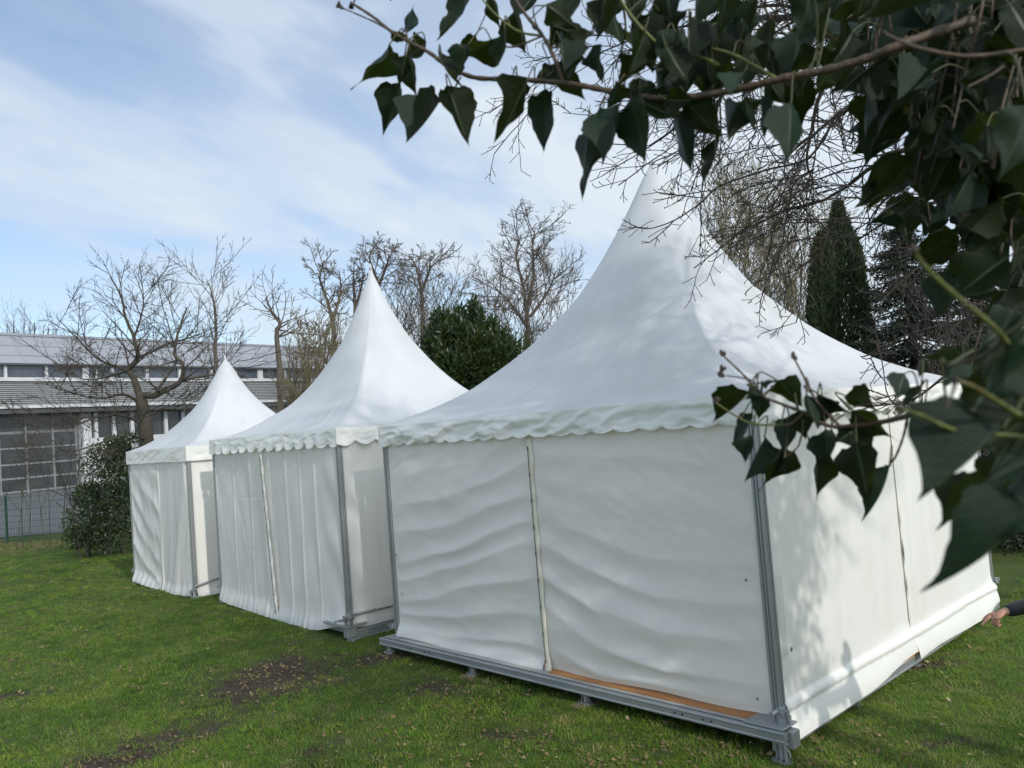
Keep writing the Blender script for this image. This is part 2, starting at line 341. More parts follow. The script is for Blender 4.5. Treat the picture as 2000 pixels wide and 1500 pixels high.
def valance(side, h, z1, z0, nsc, amp, curl, flare, seed, crumple, over=.0):
    xf = side_xf(side, h); nt_, nv = int(nsc*16), 16
    ed = .02/(2*h); T = np.linspace(0, 1, nt_+1); Vv = np.linspace(0, 1, nv+1)
    Tm, Vm = np.meshgrid(T, Vv, indexing='ij')          # V 0 top ... 1 hem
    hem = z0-amp*abs(np.sin(np.pi*(T*nsc+.15)))**.75 + amp*.5
    Z = z1+(hem[:, None]-z1)*Vm
    edge = np.minimum(1, np.minimum(T, 1-T)*14)[:, None]
    D = .018+flare*Vm*edge+.0*Vm
    cr = fbm(Tm*h*2*3.1+seed, Vm*1.6+seed, seed, 4)
    crease = -abs(fbm(Tm*h*2*2.2+Vm*1.1+seed, Vm*1.3-Tm*2, seed+4, 3))*1.6
    D = D+crumple*(cr*1.2+crease*1.5+.42)*sstep(0, .25, Vm)*(.25+.75*edge)
    D = D+curl*np.sin(2*np.pi*(Tm*nsc+.3*fbm(Tm*9, Tm*0, seed+2, 2)))*Vm**3
    Z = Z+.012*fbm(Tm*h*2*1.2, Tm*0, seed+7, 3)*Vm
    Te = np.where(Tm < .03, Tm-ed*(1-Tm/.03), np.where(Tm > .97, Tm+ed*(1-(1-Tm)/.03), Tm))
    D = np.maximum(D, .012); D = .02+(D-.02)*sstep(0, .02, Tm)*sstep(1, .98, Tm)
    X, Y = xf(Te, D)
    X = np.broadcast_to(X, Tm.shape); Y = np.broadcast_to(Y, Tm.shape)
    return gridmesh('valance', np.stack([X, Y, Z], -1))
def wall(side, h, t0, t1, zb, zt, disp, n=(110, 110), flare=0, flare_h=.1, off=0):
    """disp(U, V) metres outward; zb(U) hem height"""
    xf = side_xf(side, h)
    U, V = np.meshgrid(np.linspace(0, 1, n[0]), np.linspace(0, 1, n[1])**1.0, indexing='ij')
    ZB = zb(U) if callable(zb) else np.full_like(U, zb)
    Z = ZB+(zt-ZB)*V; D = off+disp(U, V)+flare*(1-sstep(0, flare_h, V))
    X, Y = xf(t0+(t1-t0)*U, D); X = X+0*U; Y = Y+0*U
    return gridmesh('wall_panel', np.stack([X, Y, Z], -1))
def foldfield(lines, U, V, amp, sharp=1.0, warp=.035, sd=5):
    """lines: list of fold crest heights [(u, v), ...] ordered bottom to top -> smooth crests along them"""
    V = V+warp*fbm(U*2.6+1.5*V, V*3.5, sd, 3)*sstep(0, .1, V)
    hs = []
    for ln in lines:
        us = [a for a, b in ln]; vs = [b for a, b in ln]
        q = np.interp(U[:, 0], us, vs); k = np.ones(9)/9; qp = np.pad(q, 4, mode='edge'); hs.append(np.convolve(qp, k, 'valid'))
    hs = np.array(hs)                                    # (nl, nu)
    ph = np.zeros_like(U)
    for i in range(U.shape[0]):
        ph[i] = np.interp(V[i], hs[:, i], np.arange(len(hs)), left=-.5, right=len(hs)-.5)
        lo = V[i] < hs[0, i]; ph[i][lo] = -.5*np.clip((hs[0, i]-V[i][lo])/.05, 0, 1)
        hi = V[i] > hs[-1, i]; ph[i][hi] = len(hs)-1+.5*np.clip((V[i][hi]-hs[-1, i])/.07, 0, 1)
    c = .55*(.5+.5*np.cos(2*np.pi*ph))+.45*(1-abs(np.sin(np.pi*ph)))**1.3
    return amp*(c**sharp-.5)
def lacing(side, h, t, z0, z1, lean, parent, rope_n=10, w=.05, off=.02, sm=None):
    xf = side_xf(side, h)
    n = 60; P = np.zeros((n, 4, 3)); hw = w/(2*h)/2
    for i in range(n):
        v = i/(n-1); z = z0+(z1-z0)*v; tt = t+lean(v); wv = hw*(1+.12*math.sin(v*23)+.08*math.sin(v*51)); wig = .0012*math.sin(v*37)
        for j, (dt, dd) in enumerate(((-wv, .0), (-wv*.5, .008), (wv*.5, .010), (wv, .0))):
            x, y = xf(tt+dt+wig, off+dd+.004*math.sin(v*60+j)); P[i, j] = (x, y, z)
    o = put('lacing_strip', gridmesh('lacing_strip', P), sm or M['strap'], parent)
    b = MB(); pts = []
    for i in range(rope_n):
        v = .05+.88*i/(rope_n-1); z = z0+(z1-z0)*v; x, y = xf(t+lean(v)-hw*.25, off+.016)
        b.cyl((x, y, z-.018), (x, y, z+.018), .007, 6)
        pts.append((x, y, z))
    b.tube(pts, .004, 5)
    b.build('lacing_rope', M['rope'], parent)
def post_mesh(cx, cy, z0, z1, w):
    a = w/2; g = a*.22; d = a*.40; e = a*.55
    prof = []
    for k in range(4):
        c, s = [(1, 0), (0, 1), (-1, 0), (0, -1)][k]
        for x, y in ((-a, -a), (-e, -a), (-e+g*.3, -a+d), (-g*.8, -a+d), (-g*.6, -a+d*.2), (g*.6, -a+d*.2), (g*.8, -a+d), (e-g*.3, -a+d), (e, -a)):
            prof.append((cx+x*c-y*s, cy+x*s+y*c))
    b = MB(); b.prism(prof, z0, z1); return b
def rail(side, h, off, z0, z1, w, ext, parent, t0=0., t1=1., holes=()):
    """platform rail: U-shaped section with lips, running along a side"""
    xf = side_xf(side, h); e = ext/(2*h)
    sec = [(off, z1), (off, z1-.012), (off+w*.30, z1-.012), (off+w*.36, z1-.004), (off+w*.62, z1-.004), (off+w*.68, z1-.016), (off+w*.9, z1-.016), (off+w, z1+.002), (off+w+.004, z1-.012),
           (off+w, z1-.026), (off+w-.004, z0+.018), (off+w+.003, z0+.012), (off+w, z0), (off+w*.5, z0), (off+w*.45, z0+.014), (off, z0+.014)]
    n = len(sec); V = []
    for t in (t0-e, t1+e):
        for d, z in sec: x, y = xf(t, d); V.append((x, y, z))
    F = [tuple(range(n)), tuple(range(2*n-1, n-1, -1))]+[(i, i+n, (i+1) % n+n, (i+1) % n) for i in range(n)]
    b = MB(); b.add(V, F)
    for t in holes:
        p = xf(t, off+w-.006); q = xf(t, off+w+.0025); zz = (z0+z1)/2
        b.cyl((p[0], p[1], zz), (q[0], q[1], zz), .009, 10, 1)
    o = b.build('platform_rail', [M['galv'], M['dark']], parent); return o
def foot(x, y, zt, zg, parent, ax=(1, 0), big=True):
    b = MB(); ax = np.array([ax[0], ax[1], 0.]); pr = np.array([-ax[1], ax[0], 0.]); c = np.array([x, y, 0.])
    # base plate (rounded), stem with gusset sides, spindle
    n = 14; pl = [tuple((c+ax*.085*math.cos(a*2*math.pi/n)+pr*.06*math.sin(a*2*math.pi/n))[:2]) for a in range(n)]
    b.prism(pl, zg+.018, zg+.028)
    b.cyl((x, y, zg+.028), (x, y, zt-.01), .019, 10)
    for s in (-1, 1):
        p = c+ax*s*.04
        b.bar(p+[0, 0, zg+.028], p+ax*s*-.008+[0, 0, zt], .03, .007, up=tuple(ax))
    b.bar(c-ax*.055+[0, 0, zt-.012], c+ax*.055+[0, 0, zt-.012], .055, .02)
    if big: b.tube([tuple(c-ax*.05+pr*.02+[0, 0, zt-.03]), tuple(c-ax*.085+pr*.02+[0, 0, zt-.045]), tuple(c-ax*.095+pr*.02+[0, 0, zt-.085])], .006, 6)
    o = b.build('levelling_foot', M['galv'], parent)
    w = MB(); r = random.Random(int(abs(x*97+y*31)*10))
    w.box((x-.13, y-.09, zg-.05), (x+.13, y+.09, zg+.017)); ob = w.build('foot_pad', M['wood'], parent, bevel=.004)
    return o
TENTS = {1: (1.7994, 6.2098, 2.3303, 4.8864, 5.3344, 0.), 2: (-2.254, 10.3831, 2.3141, 3.8941, 5.0157, .0368), 3: (-5.5512, 13.8448, 2.3365, 2.7952, 4.0904, -.0298)}
FL = .28
def hook(parent, x, y, z, dx, dy):
    b = MB(); p = []
    for a in range(13):
        q = a/12*math.pi; p.append((x+dx*(.05+.025*math.sin(q)), y+dy*(.05+.025*math.sin(q)), z+.014*math.cos(q)))
    p = [(x, y, z+.014)]+p+[(x, y, z-.014)]; b.tube(p, .0055, 7); b.bar((x-dx*.02, y-dy*.02, z), (x+dx*.02, y+dy*.02, z), .02, .05)
    b.bar((x+dx*.01, y+dy*.01, z-.035), (x+dx*.05, y+dy*.05, z-.035), .014, .014)
    b.build('curtain_hook', M['galv'], parent)
def tent(k, label, group):
    bx, by, a, S, zp, dz = TENTS[k]; h = S/2; H = zp-PH-EV
    u = np.array([math.cos(a), math.sin(a)]); v = np.array([u[1], -u[0]]); c = np.array([bx, by])+(u+v)*h
    zfl = FL+dz; zg = float(gh(c[0], c[1])); f = zfl-zg        # floor height above the ground at the centre
    T = thing('pagoda_tent', label, 'tent', (c[0], c[1], zg), a-math.pi/2, group)
    def gl(x, y):                                              # ground height, local
        w = c+v*x+u*y; return float(gh(w[0], w[1]))-zg
    zt = f+PH+EV
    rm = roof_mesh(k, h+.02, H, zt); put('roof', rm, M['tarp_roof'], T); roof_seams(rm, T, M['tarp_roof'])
    # finial
    b = MB(); b.cyl((0, 0, zt+H*.985), (0, 0, zt+H+.05), .035, 12, r2=.012); b.cyl((0, 0, zt+H*.93), (0, 0, zt+H*.93+.03), .105*h/2.4, 16)
    b = MB(); b.cyl((0, 0, zt+H-.03), (0, 0, zt+H+.07), .03, 12, r2=.008)
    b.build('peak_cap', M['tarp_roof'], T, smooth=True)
    # hips: welded seam lines on the skin
    spec = {1: (19, .032, .006, .045, .030), 2: (15, .065, .022, .05, .020), 3: (1, .0, .0, .02, .010)}[k]
    for i, sd in enumerate(('front', 'right', 'back', 'left')):
        if k == 3: me = valance(sd, h+.025, zt, f+PH-.012, 12, .0, .0, .006, 31+i*7, .010)
        elif k == 2: me = valance(sd, h+.03, zt, f+PH+.035, 13.5, .068, .014, .03, 60+i*7, .018)
        else: me = valance(sd, h+.03, zt, f+PH+.015, 19, .030, .005, .025, 11+i*7, .030)
        put('valance', me, M['valance'], T)
    # frame
    pw = {1: .074, 2: .066, 3: .064}[k]
    for (x, y) in ((-h, -h), (-h, h), (h, -h), (h, h)):
        sx, sy = (1 if x > 0 else -1), (1 if y > 0 else -1)
        ins = pw/2-.02
        post_mesh(x-sx*ins, y-sy*ins, f-.03, f+PH+.1, pw).build('post', M['alu'], T)
    for sd in ('front', 'right', 'back', 'left'):
        xf = side_xf(sd, h-.05); p, q = xf(.03, 0), xf(.97, 0)
        MB().bar((*p, f+PH+.13), (*q, f+PH+.13), .05, .12).build('eave_beam', M['alu'], T)
    # floor boards on rails
    fb = MB(); nb = int(round(S/.5))
    for i in range(nb):
        x0 = -h+.03+(S-.06)*i/nb; x1 = -h+.03+(S-.06)*(i+1)/nb-.004
        MB().box((x0, -h+.03, f-.045), (x1, h-.03, f-.024)).build('floor_board', M['ply'], T)
    return T, h, f, zt, gl, pw
def ripple(seed, amp, fx, fv=.6, drift=.5):
    def d(U, V): return amp*(fbm(U*fx+drift*V, V*fv, seed, 4))*sstep(0, .05, U)*sstep(1, .95, U)
    return d

# ---- tent 1 (near, right)
def build_tent1():
    T, h, f, zt, gl, pw = tent(1, 'largest white pagoda tent, nearest the camera, its front wall creased by folds', 'white pagoda tents in a row')
    S = 2*h; e = .062/S
    # front wall, left panel (post A .. seam)
    L1 = [[(0, .02), (.3, .06), (1, .10)], [(0, .10), (.5, .17), (1, .23)], [(0, .16), (.5, .28), (1, .385)], [(0, .27), (.45, .385), (.8, .485), (1, .545)],
          [(0, .36), (.45, .47), (.8, .575), (1, .635)], [(0, .50), (.45, .60), (1, .745)], [(0, .64), (.5, .73), (1, .865)], [(0, .80), (.5, .86), (1, .97)]]
    def dl(U, V):
        am = (.30+.70*sstep(0, .7, U))*(1-.45*sstep(.5, 1, V))*(1-.25*sstep(.12, 0, V))
        x = foldfield(L1, U, V, .033, 1.15)*am*(1-.35*sstep(.9, 1, U))*np.clip(.8+1.5*fbm(U*1.7, V*3.1, 131, 3), .1, 1.7)
        x += foldfield([[(0, .05+i*.13), (1, .15+i*.145)] for i in range(7)], U, V, .006, 1)*sstep(.25, .6, U)
        x += .030*np.sin(np.pi*U)*sstep(0, .2, V)*sstep(1, .7, V)+.010*fbm(U*5, V*5, 3, 4)-.012*abs(fbm(U*5+V*2, V*9-U*3.5, 203, 4))
        return x*sstep(0, .03, U)*sstep(1.0, .985, U)+.0
    def zbl(U): return f-.005-.045*U+.01*np.sin(U*9)
    put('wall_panel', wall('front', h, .012, .5, zbl, f+PH+.06, dl, (150, 170), flare=.06, flare_h=.07, off=.0), M['tarp'], T)
    # right panel (seam .. post B)
    L2 = [[(0, .10), (.3, .03), (1, .02)], [(0, .27), (.3, .15), (.6, .09), (1, .10)], [(0, .40), (.3, .29), (.6, .215), (1, .24)], [(0, .52), (.3, .44), (.6, .34), (1, .36)],
          [(0, .64), (.3, .58), (.6, .50), (1, .49)], [(0, .75), (.4, .735), (1, .68)], [(0, .87), (.5, .875), (1, .84)]]
    def dr(U, V):
        am = (1-.70*sstep(.25, .95, U))*(1-.65*sstep(.45, .8, V))
        x = foldfield(L2, U, V, .034, 1.1)*am*(.7+.3*sstep(0, .08, U))*np.clip(.85+1.5*fbm(U*1.6, V*2.7, 137, 3), .1, 1.7)
        x += foldfield([[(0, .06+i*.12), (1, .03+i*.115)] for i in range(8)], U, V, .005, 1)*sstep(.3, .1, U)
        x += .055*np.sin(np.pi*np.clip(U*1.02, 0, 1))*sstep(.55, .1, V)+.03*np.sin(np.pi*U)*sstep(0, .2, V)*sstep(1, .6, V)+.010*fbm(U*6, V*5, 8, 4)-.012*abs(fbm(U*4-V*2, V*9+U*4, 208, 4))
        tight = .004*np.sin(V*46+3*U+3*fbm(V*5, U*2, 9, 2))*sstep(.86, 1, U)*sstep(.1, .3, V)
        return (x+tight)*sstep(0, .015, U)*sstep(1, .97, U)
    def zbr(U): return f-.03+.045*sstep(.05, .5, U)-.012*sstep(.6, 1, U)+.006*np.sin(U*14)
    put('wall_panel', wall('front', h, .5015, .986, zbr, f+PH+.06, dr, (170, 170), flare=-.025, flare_h=.06, off=.0), M['tarp'], T)
    lacing('front', h, .5035, f-.05, f+PH+.06, lambda v: .004*(1-v)-.002*math.sin(v*3), T, 9, .07, .012)
    # right wall
    def rr(sd, fx, zb):
        def d(U, V):
            x = .030*fbm(U*fx+.55*V, V*.5, sd, 4)+.014*fbm(U*fx*2.6-.2*V, V*.8, sd+5, 3)
            x += .006*np.maximum(0, 1-abs(U-.06)/.03)
            return (x*sstep(0, .02, U)*sstep(1, .985, U)*(.25+.75*sstep(.10, .35, V)))+0*sstep(.04, .3, V)+.024*np.maximum(0, 1-((V-(f+.078-zb(U))/(f+PH+.06-zb(U)))/.015)**2)**.5
        return d
    HB = -.20
    def zb1(U): return f-.165+.11*sstep(.50, .9, U)*sstep(1.06, .93, U)*.75+.04*sstep(.0, .1, U)*0
    def zb2(U): return f-.145+.015*np.sin(U*7)+.05*sstep(.82, 1, U)
    put('wall_panel', wall('right', h, .010, .53, zb1, f+PH+.06, rr(41, 5.5, zb1), (150, 170), flare=.065, flare_h=.13, off=.004), M['tarp_lit_cream'], T)
    put('wall_panel', wall('right', h, .5005, .985, zb2, f+PH+.06, rr(47, 5.0, zb2), (150, 170), flare=.07, flare_h=.13, off=.018), M['tarp_lit_cream'], T)
    # dark slivers on the overlapping lengths, painted as the shade in a slit
    xf = side_xf('right', h); b = MB()
    for z0, z1, w in ((1.30, 1.05, .012), (1.02, .70, .026), (.66, .42, .020), (.38, .16, .004)):
        p = xf(.4998, .026); zm = (z0+z1)/2
        b.add([(p[0], p[1]-.001, f+z1), (p[0]+w/2, p[1]-.001, f+zm-.03), (p[0], p[1]-.001, f+z0), (p[0]-w*.3, p[1]-.001, f+zm)], [(0, 1, 2, 3)])
    b.build('seam_shade', M['dark'], T)
    # the other two walls
    for sd, s in (('back', 51), ('left', 57)):
        put('wall_panel', wall(sd, h, .02, .98, f-.1, f+PH+.06, ripple(s, .04, 8), (90, 40)), M['tarp'], T)
    # eyelets and bar pocket
    def eyelet(sd, t, z, d=.012, r=.016):
        xf = side_xf(sd, h); p = np.array(xf(t, d)); q = np.array(xf(t, d+.006)); b = MB(); n = 14
        tt = np.array(xf(t+.01, d))-p; tt /= np.linalg.norm(tt); pts = []
        for i in range(n+1): an = i/n*2*math.pi; pts.append((q[0]+tt[0]*r*.7*math.cos(an), q[1]+tt[1]*r*.7*math.cos(an), z+r*math.sin(an)))
        b.tube(pts, .005, 6); b.cyl((*p, z), (*(p*.5+q*.5), z), r*.6, 10, 1); b.build('eyelet', [M['ring'], M['dark']], T)
    eyelet('right', .030, f+.49, .05); eyelet('front', .965, f+1.02, .02, .009); eyelet('front', .966, f+.13, .02, .008); eyelet('front', .040, f+.49, .03, .013); eyelet('front', .028, f+.93, .03, .016)
    MB().box((-h+.10, -h-.052, f+.44), (-h+.125, -h-.046, f+1.05)).build('wall_strap', M['tarp_lit_cream'], T)
    # curtain bar (right side)
    xf = side_xf('right', h); p, q = xf(-.028, .004), xf(1.02, .004)
    b = MB(); b.cyl((*p, f+.078), (*q, f+.078), .019, 12); b.build('curtain_bar', M['galv'], T, smooth=False)
    # corner hardware at B
    b = MB(); b.cyl((-h-.03, -h-.02, f-.03), (-h-.03, -h-.02, f+.10), .028, 12); b.bar((-h-.06, -h-.03, f+.055), (-h+.02, -h-.03, f+.055), .05, .035); b.bar((-h-.05, -h-.05, f+.01), (-h+.04, -h-.05, f+.01), .03, .05)
    b.cyl((-h-.02, -h-.075, f+.0), (-h-.02, -h-.075, f+.09), .012, 8)
    b.build('corner_clamp', M['galv'], T)
    b = MB(); b.box((-h-.16, -h-.10, f-.018), (-h+.06, -h+.22, f-.006)); b.build('corner_plate', M['galv'], T, bevel=.003)
    b = MB(); b.box((-h-.15, h-.15, f-.018), (-h+.04, h+.06, f-.006)); b.build('corner_plate', M['galv'], T, bevel=.003)
    hook(T, h+.04, -h-.03, f+.13, 1, -.25); hook(T, -h-.03, h+.03, f+.10, -.3, 1)
    # platform: deck strip, rails, feet
    b = MB(); b.box((-h-.125, -h-.02, f-.05), (-h+.028, h+.02, f-.020)); b.build('deck_strip', M['deck'], T)
    b = MB(); b.box((-h-.075, -h+.15, f-.0195), (-h+.026, -.10, f-.0075)); b.build('floor_edge', M['ply'], T)
    b = MB(); b.box((-h+.08, -h-.035, f-.125), (h-.02, -h-.005, f-.060)); b.build('floor_edge', M['ply'], T)
    holes = [.10, .115, .155, .17, .83, .845, .90, .915]
    rail('front', h, .126, f-.098, f-.018, .056, .12, T, holes=[1-x for x in holes])
    rail('right', h, -.030, f-.215, f-.130, .055, .10, T); rail('back', h, .02, f-.16, f-.05, .05, .02, T); rail('left', h, .02, f-.16, f-.05, .05, .02, T)
    b = MB(); b.box((-h-.115, -h-.15, f-.15), (-h-.01, -h-.055, f-.03)); b.build('corner_block', M['galv'], T, bevel=.004)
    for y, x, big in ((-h-.06, -h-.135, 1), (h+.02, -h-.12, 1)):
        foot(x, y, f-.098, gl(x, y)-.02, T, (.2, 1), True)
    for t in (.62, .30):
        y = h-S*t; foot(-h-.11, y, f-.098, gl(-h-.09, y)-.01, T, (0, 1), False)
    for t in (.25, .52, .8, 1.0):
        x = -h+S*t; foot(x, -h-.02, f-.235, gl(x, -h-.02)-.04, T, (1, 0), False)
build_tent1()

def build_tent2():
    T, h, f, zt, gl, pw = tent(2, 'middle-sized white pagoda tent with deep scalloped valance, standing between the other two', 'white pagoda tents in a row')
    S = 2*h
    def crease(U, V, pos, w=.012, a=.012):
        x = 0*U
        for p, dr in pos: x = x+a*np.exp(-((U-p-dr*V)/w)**2)
        return x
    def hem(U, V, s): return .006*np.sin(U*70+4*fbm(U*8, U*0, s, 2))*sstep(.16, .02, V)*(.5+fbm(U*9, V*2, s, 2))+.02*sstep(.15, 0, V)
    def d1(U, V):
        x = .034*fbm(U*3.2+1.1*V, V*1.3, 71, 4)+crease(U, V, ((.32, 0), (.62, .02), (.85, 0)), .01, .010)-crease(V, U, ((.37, 0), (.68, .02)), .006, .003)*np.clip(.6+2*fbm(U*3, V, 88, 2), 0, 1.5)
        return (x+hem(U, V, 5))*sstep(0, .02, U)*sstep(1, .97, U)
    def d2(U, V):
        x = .034*fbm(U*3+.5*V, V*.9, 75, 4)+crease(U, V, ((.25, 0), (.46, 0), (.68, -.01)), .012, .013)
        x += .018*sstep(.75, .9, U)*np.sin(V*16+U*8)*sstep(1, .92, U)
        return (x+hem(U, V, 9))*sstep(0, .02, U)*sstep(1, .97, U)
    zb1 = lambda U: f-.13-.06*U+.03*sstep(.2, 0, U); zb2 = lambda U: f-.19+.13*sstep(.55, 1, U)
    put('wall_panel', wall('front', h, .012, .51, zb1, f+PH+.08, d1, (120, 130), flare=.04, flare_h=.10, off=.008), M['tarp'], T)
    put('wall_panel', wall('front', h, .513, .985, zb2, f+PH+.08, d2, (140, 130), flare=.035, flare_h=.09, off=.010), M['tarp'], T)
    lacing('front', h, .515, f-.20, f+PH+.08, lambda v: -.06*v+.0-.012*math.sin(v*3.1)*0, T, 10, .085, .050, M['tarp_lit_cream'])
    def d3(U, V): return .05*fbm(U*9+.2*V, V*.6, 78, 4)*sstep(0, .02, U)+crease(U, V, ((.15, 0),), .003, .010)
    put('wall_panel', wall('right', h, .008, .985, f-.09, f+PH+.08, d3, (170, 60), flare=.03, flare_h=.1, off=.006), M['tarp'], T)
    for sd, s in (('back', 81), ('left', 87)):
        put('wall_panel', wall(sd, h, .02, .98, f-.1, f+PH+.08, ripple(s, .04, 8), (60, 30)), M['tarp'], T)
    xf = side_xf('right', h); p, q = xf(-.03, .05), xf(1.0, .05)
    b = MB(); b.cyl((*p, f+.09), (*q, f+.09), .019, 10); b.build('curtain_bar', M['galv'], T)
    b = MB(); b.box((-h+.35, -h-.072, f+.10), (h-.05, -h-.066, f+.22)); b.build('bar_pocket', M['tarp_lit_cream'], T)
    xf = side_xf('front', h); p, q = xf(.93, .05), xf(1.03, .06)
    b = MB(); b.cyl((*p, f-.02), (*q, f+.08), .018, 10); b.cyl((-h-.03, -h-.03, f-.02), (-h-.03, -h-.03, f+.12), .025, 10); b.bar((-h-.05, -h-.05, f+.09), (-h+.06, -h-.05, f+.09), .05, .04); b.build('corner_clamp', M['galv'], T)
    b = MB(); b.box((-h-.10, -h-.08, f-.05), (-h+.2, -h+.5, f-.03)); b.build('corner_plate', M['galv'], T)
    rail('front', h, -.06, f-.15, f-.055, .055, .06, T); rail('right', h, .005, f-.22, f-.10, .055, .06, T); rail('back', h, .0, f-.15, f-.05, .05, 0, T); rail('left', h, .0, f-.15, f-.05, .05, 0, T)
    b = MB(); b.box((-h-.07, -h-.07, f-.18), (-h+.06, -h+.05, f-.045)); b.build('corner_block', M['galv'], T, bevel=.004)
    foot(-h-.02, -h-.03, f-.15, gl(-h, -h)-.03, T, (0, 1), True); foot(-h-.02, h, f-.15, gl(-h, h)-.03, T, (0, 1), False)
    for t in (.25, .55, .75): foot(-h+.01, h-S*t, f-.15, gl(-h, h-S*t)-.02, T, (0, 1), False)
    hook(T, -h-.02, h+.05, f+.10, -.3, 1)
build_tent2()

def build_tent3():
    T, h, f, zt, gl, pw = tent(3, 'smallest and farthest white pagoda tent with a straight-edged valance, leftmost of the row', 'white pagoda tents in a row')
    S = 2*h
    L = [[(0, .02), (.5, 0), (1, -.02)], [(0, .34), (.45, .16), (1, .02)], [(0, .55), (.4, .36), (.8, .22), (1, .20)], [(0, .74), (.35, .60), (.75, .42), (1, .40)], [(0, .94), (.4, .80), (1, .62)], [(0, 1.1), (1, .86)]]
    def d1(U, V): return (foldfield(L, U, V, .034, 1.0)*(1-.5*sstep(.7, 1, V))*(.7+.8*fbm(U*2, V*3, 93, 2))+.03*fbm(U*4+1.4*V, V*1.5, 91, 4)+.022*np.sin(U*40)*sstep(.14, 0, V)*.5)*sstep(0, .03, U)*sstep(1, .96, U)
    def d2(U, V): return (.040*fbm(U*3-1.2*V, V*1.2, 95, 4)+.03*np.exp(-((U-.95+.5*(V-1)*-1)/.14)**2)+.022*np.sin(U*36)*sstep(.14, 0, V)*.5)*sstep(0, .03, U)*sstep(1, .95, U)
    zb1 = lambda U: f-.04-.06*U; zb2 = lambda U: f-.12+.05*sstep(.6, 1, U)
    put('wall_panel', wall('front', h, .01, .5, zb1, f+PH+.04, d1, (100, 110), flare=.05, flare_h=.1, off=.008), M['tarp'], T)
    put('wall_panel', wall('front', h, .503, .98, zb2, f+PH+.04, d2, (100, 110), flare=.04, flare_h=.09, off=.009), M['tarp'], T)
    def d3(U, V): return .05*fbm(U*6+.3*V, V*.7, 98, 4)*sstep(0, .02, U)
    put('wall_panel', wall('right', h, .008, .98, f-.10, f+PH+.04, d3, (110, 60), flare=.06, flare_h=.1, off=.006), M['tarp_lit_cream'], T)
    for sd, s in (('back', 181), ('left', 187)):
        put('wall_panel', wall(sd, h, .02, .98, f-.1, f+PH+.04, ripple(s, .04, 8), (60, 30)), M['tarp'], T)
    b = MB(); b.cyl((-h-.03, -h-.06, f+.10), (-h+.42, -h-.06, f+.17), .018, 10); b.build('curtain_bar', M['galv'], T)
    b = MB(); b.cyl((-h-.03, -h-.03, f-.06), (-h-.03, -h-.03, f+.10), .028, 10); b.bar((-h-.06, -h+.05, f+.0), (-h-.02, -h-.07, f+.06), .05, .05); b.build('corner_clamp', M['galv'], T)
    rail('front', h, -.06, f-.16, f-.075, .055, .06, T); rail('right', h, .0, f-.20, f-.11, .05, .03, T); rail('back', h, .0, f-.15, f-.05, .05, 0, T); rail('left', h, .0, f-.15, f-.05, .05, 0, T)
    b = MB(); b.box((-h-.07, -h-.07, f-.16), (-h+.05, -h+.05, f-.06)); b.build('corner_block', M['galv'], T, bevel=.004)
    foot(-h-.02, -h-.02, f-.14, gl(-h, -h)-.03, T, (0, 1), True); foot(-h-.02, h, f-.14, gl(-h, h)-.03, T, (0, 1), False); foot(-h+.01, 0, f-.15, gl(-h, 0)-.03, T, (0, 1), False)
    hook(T, -h-.02, h+.03, f+.16, -.3, 1)
build_tent3()

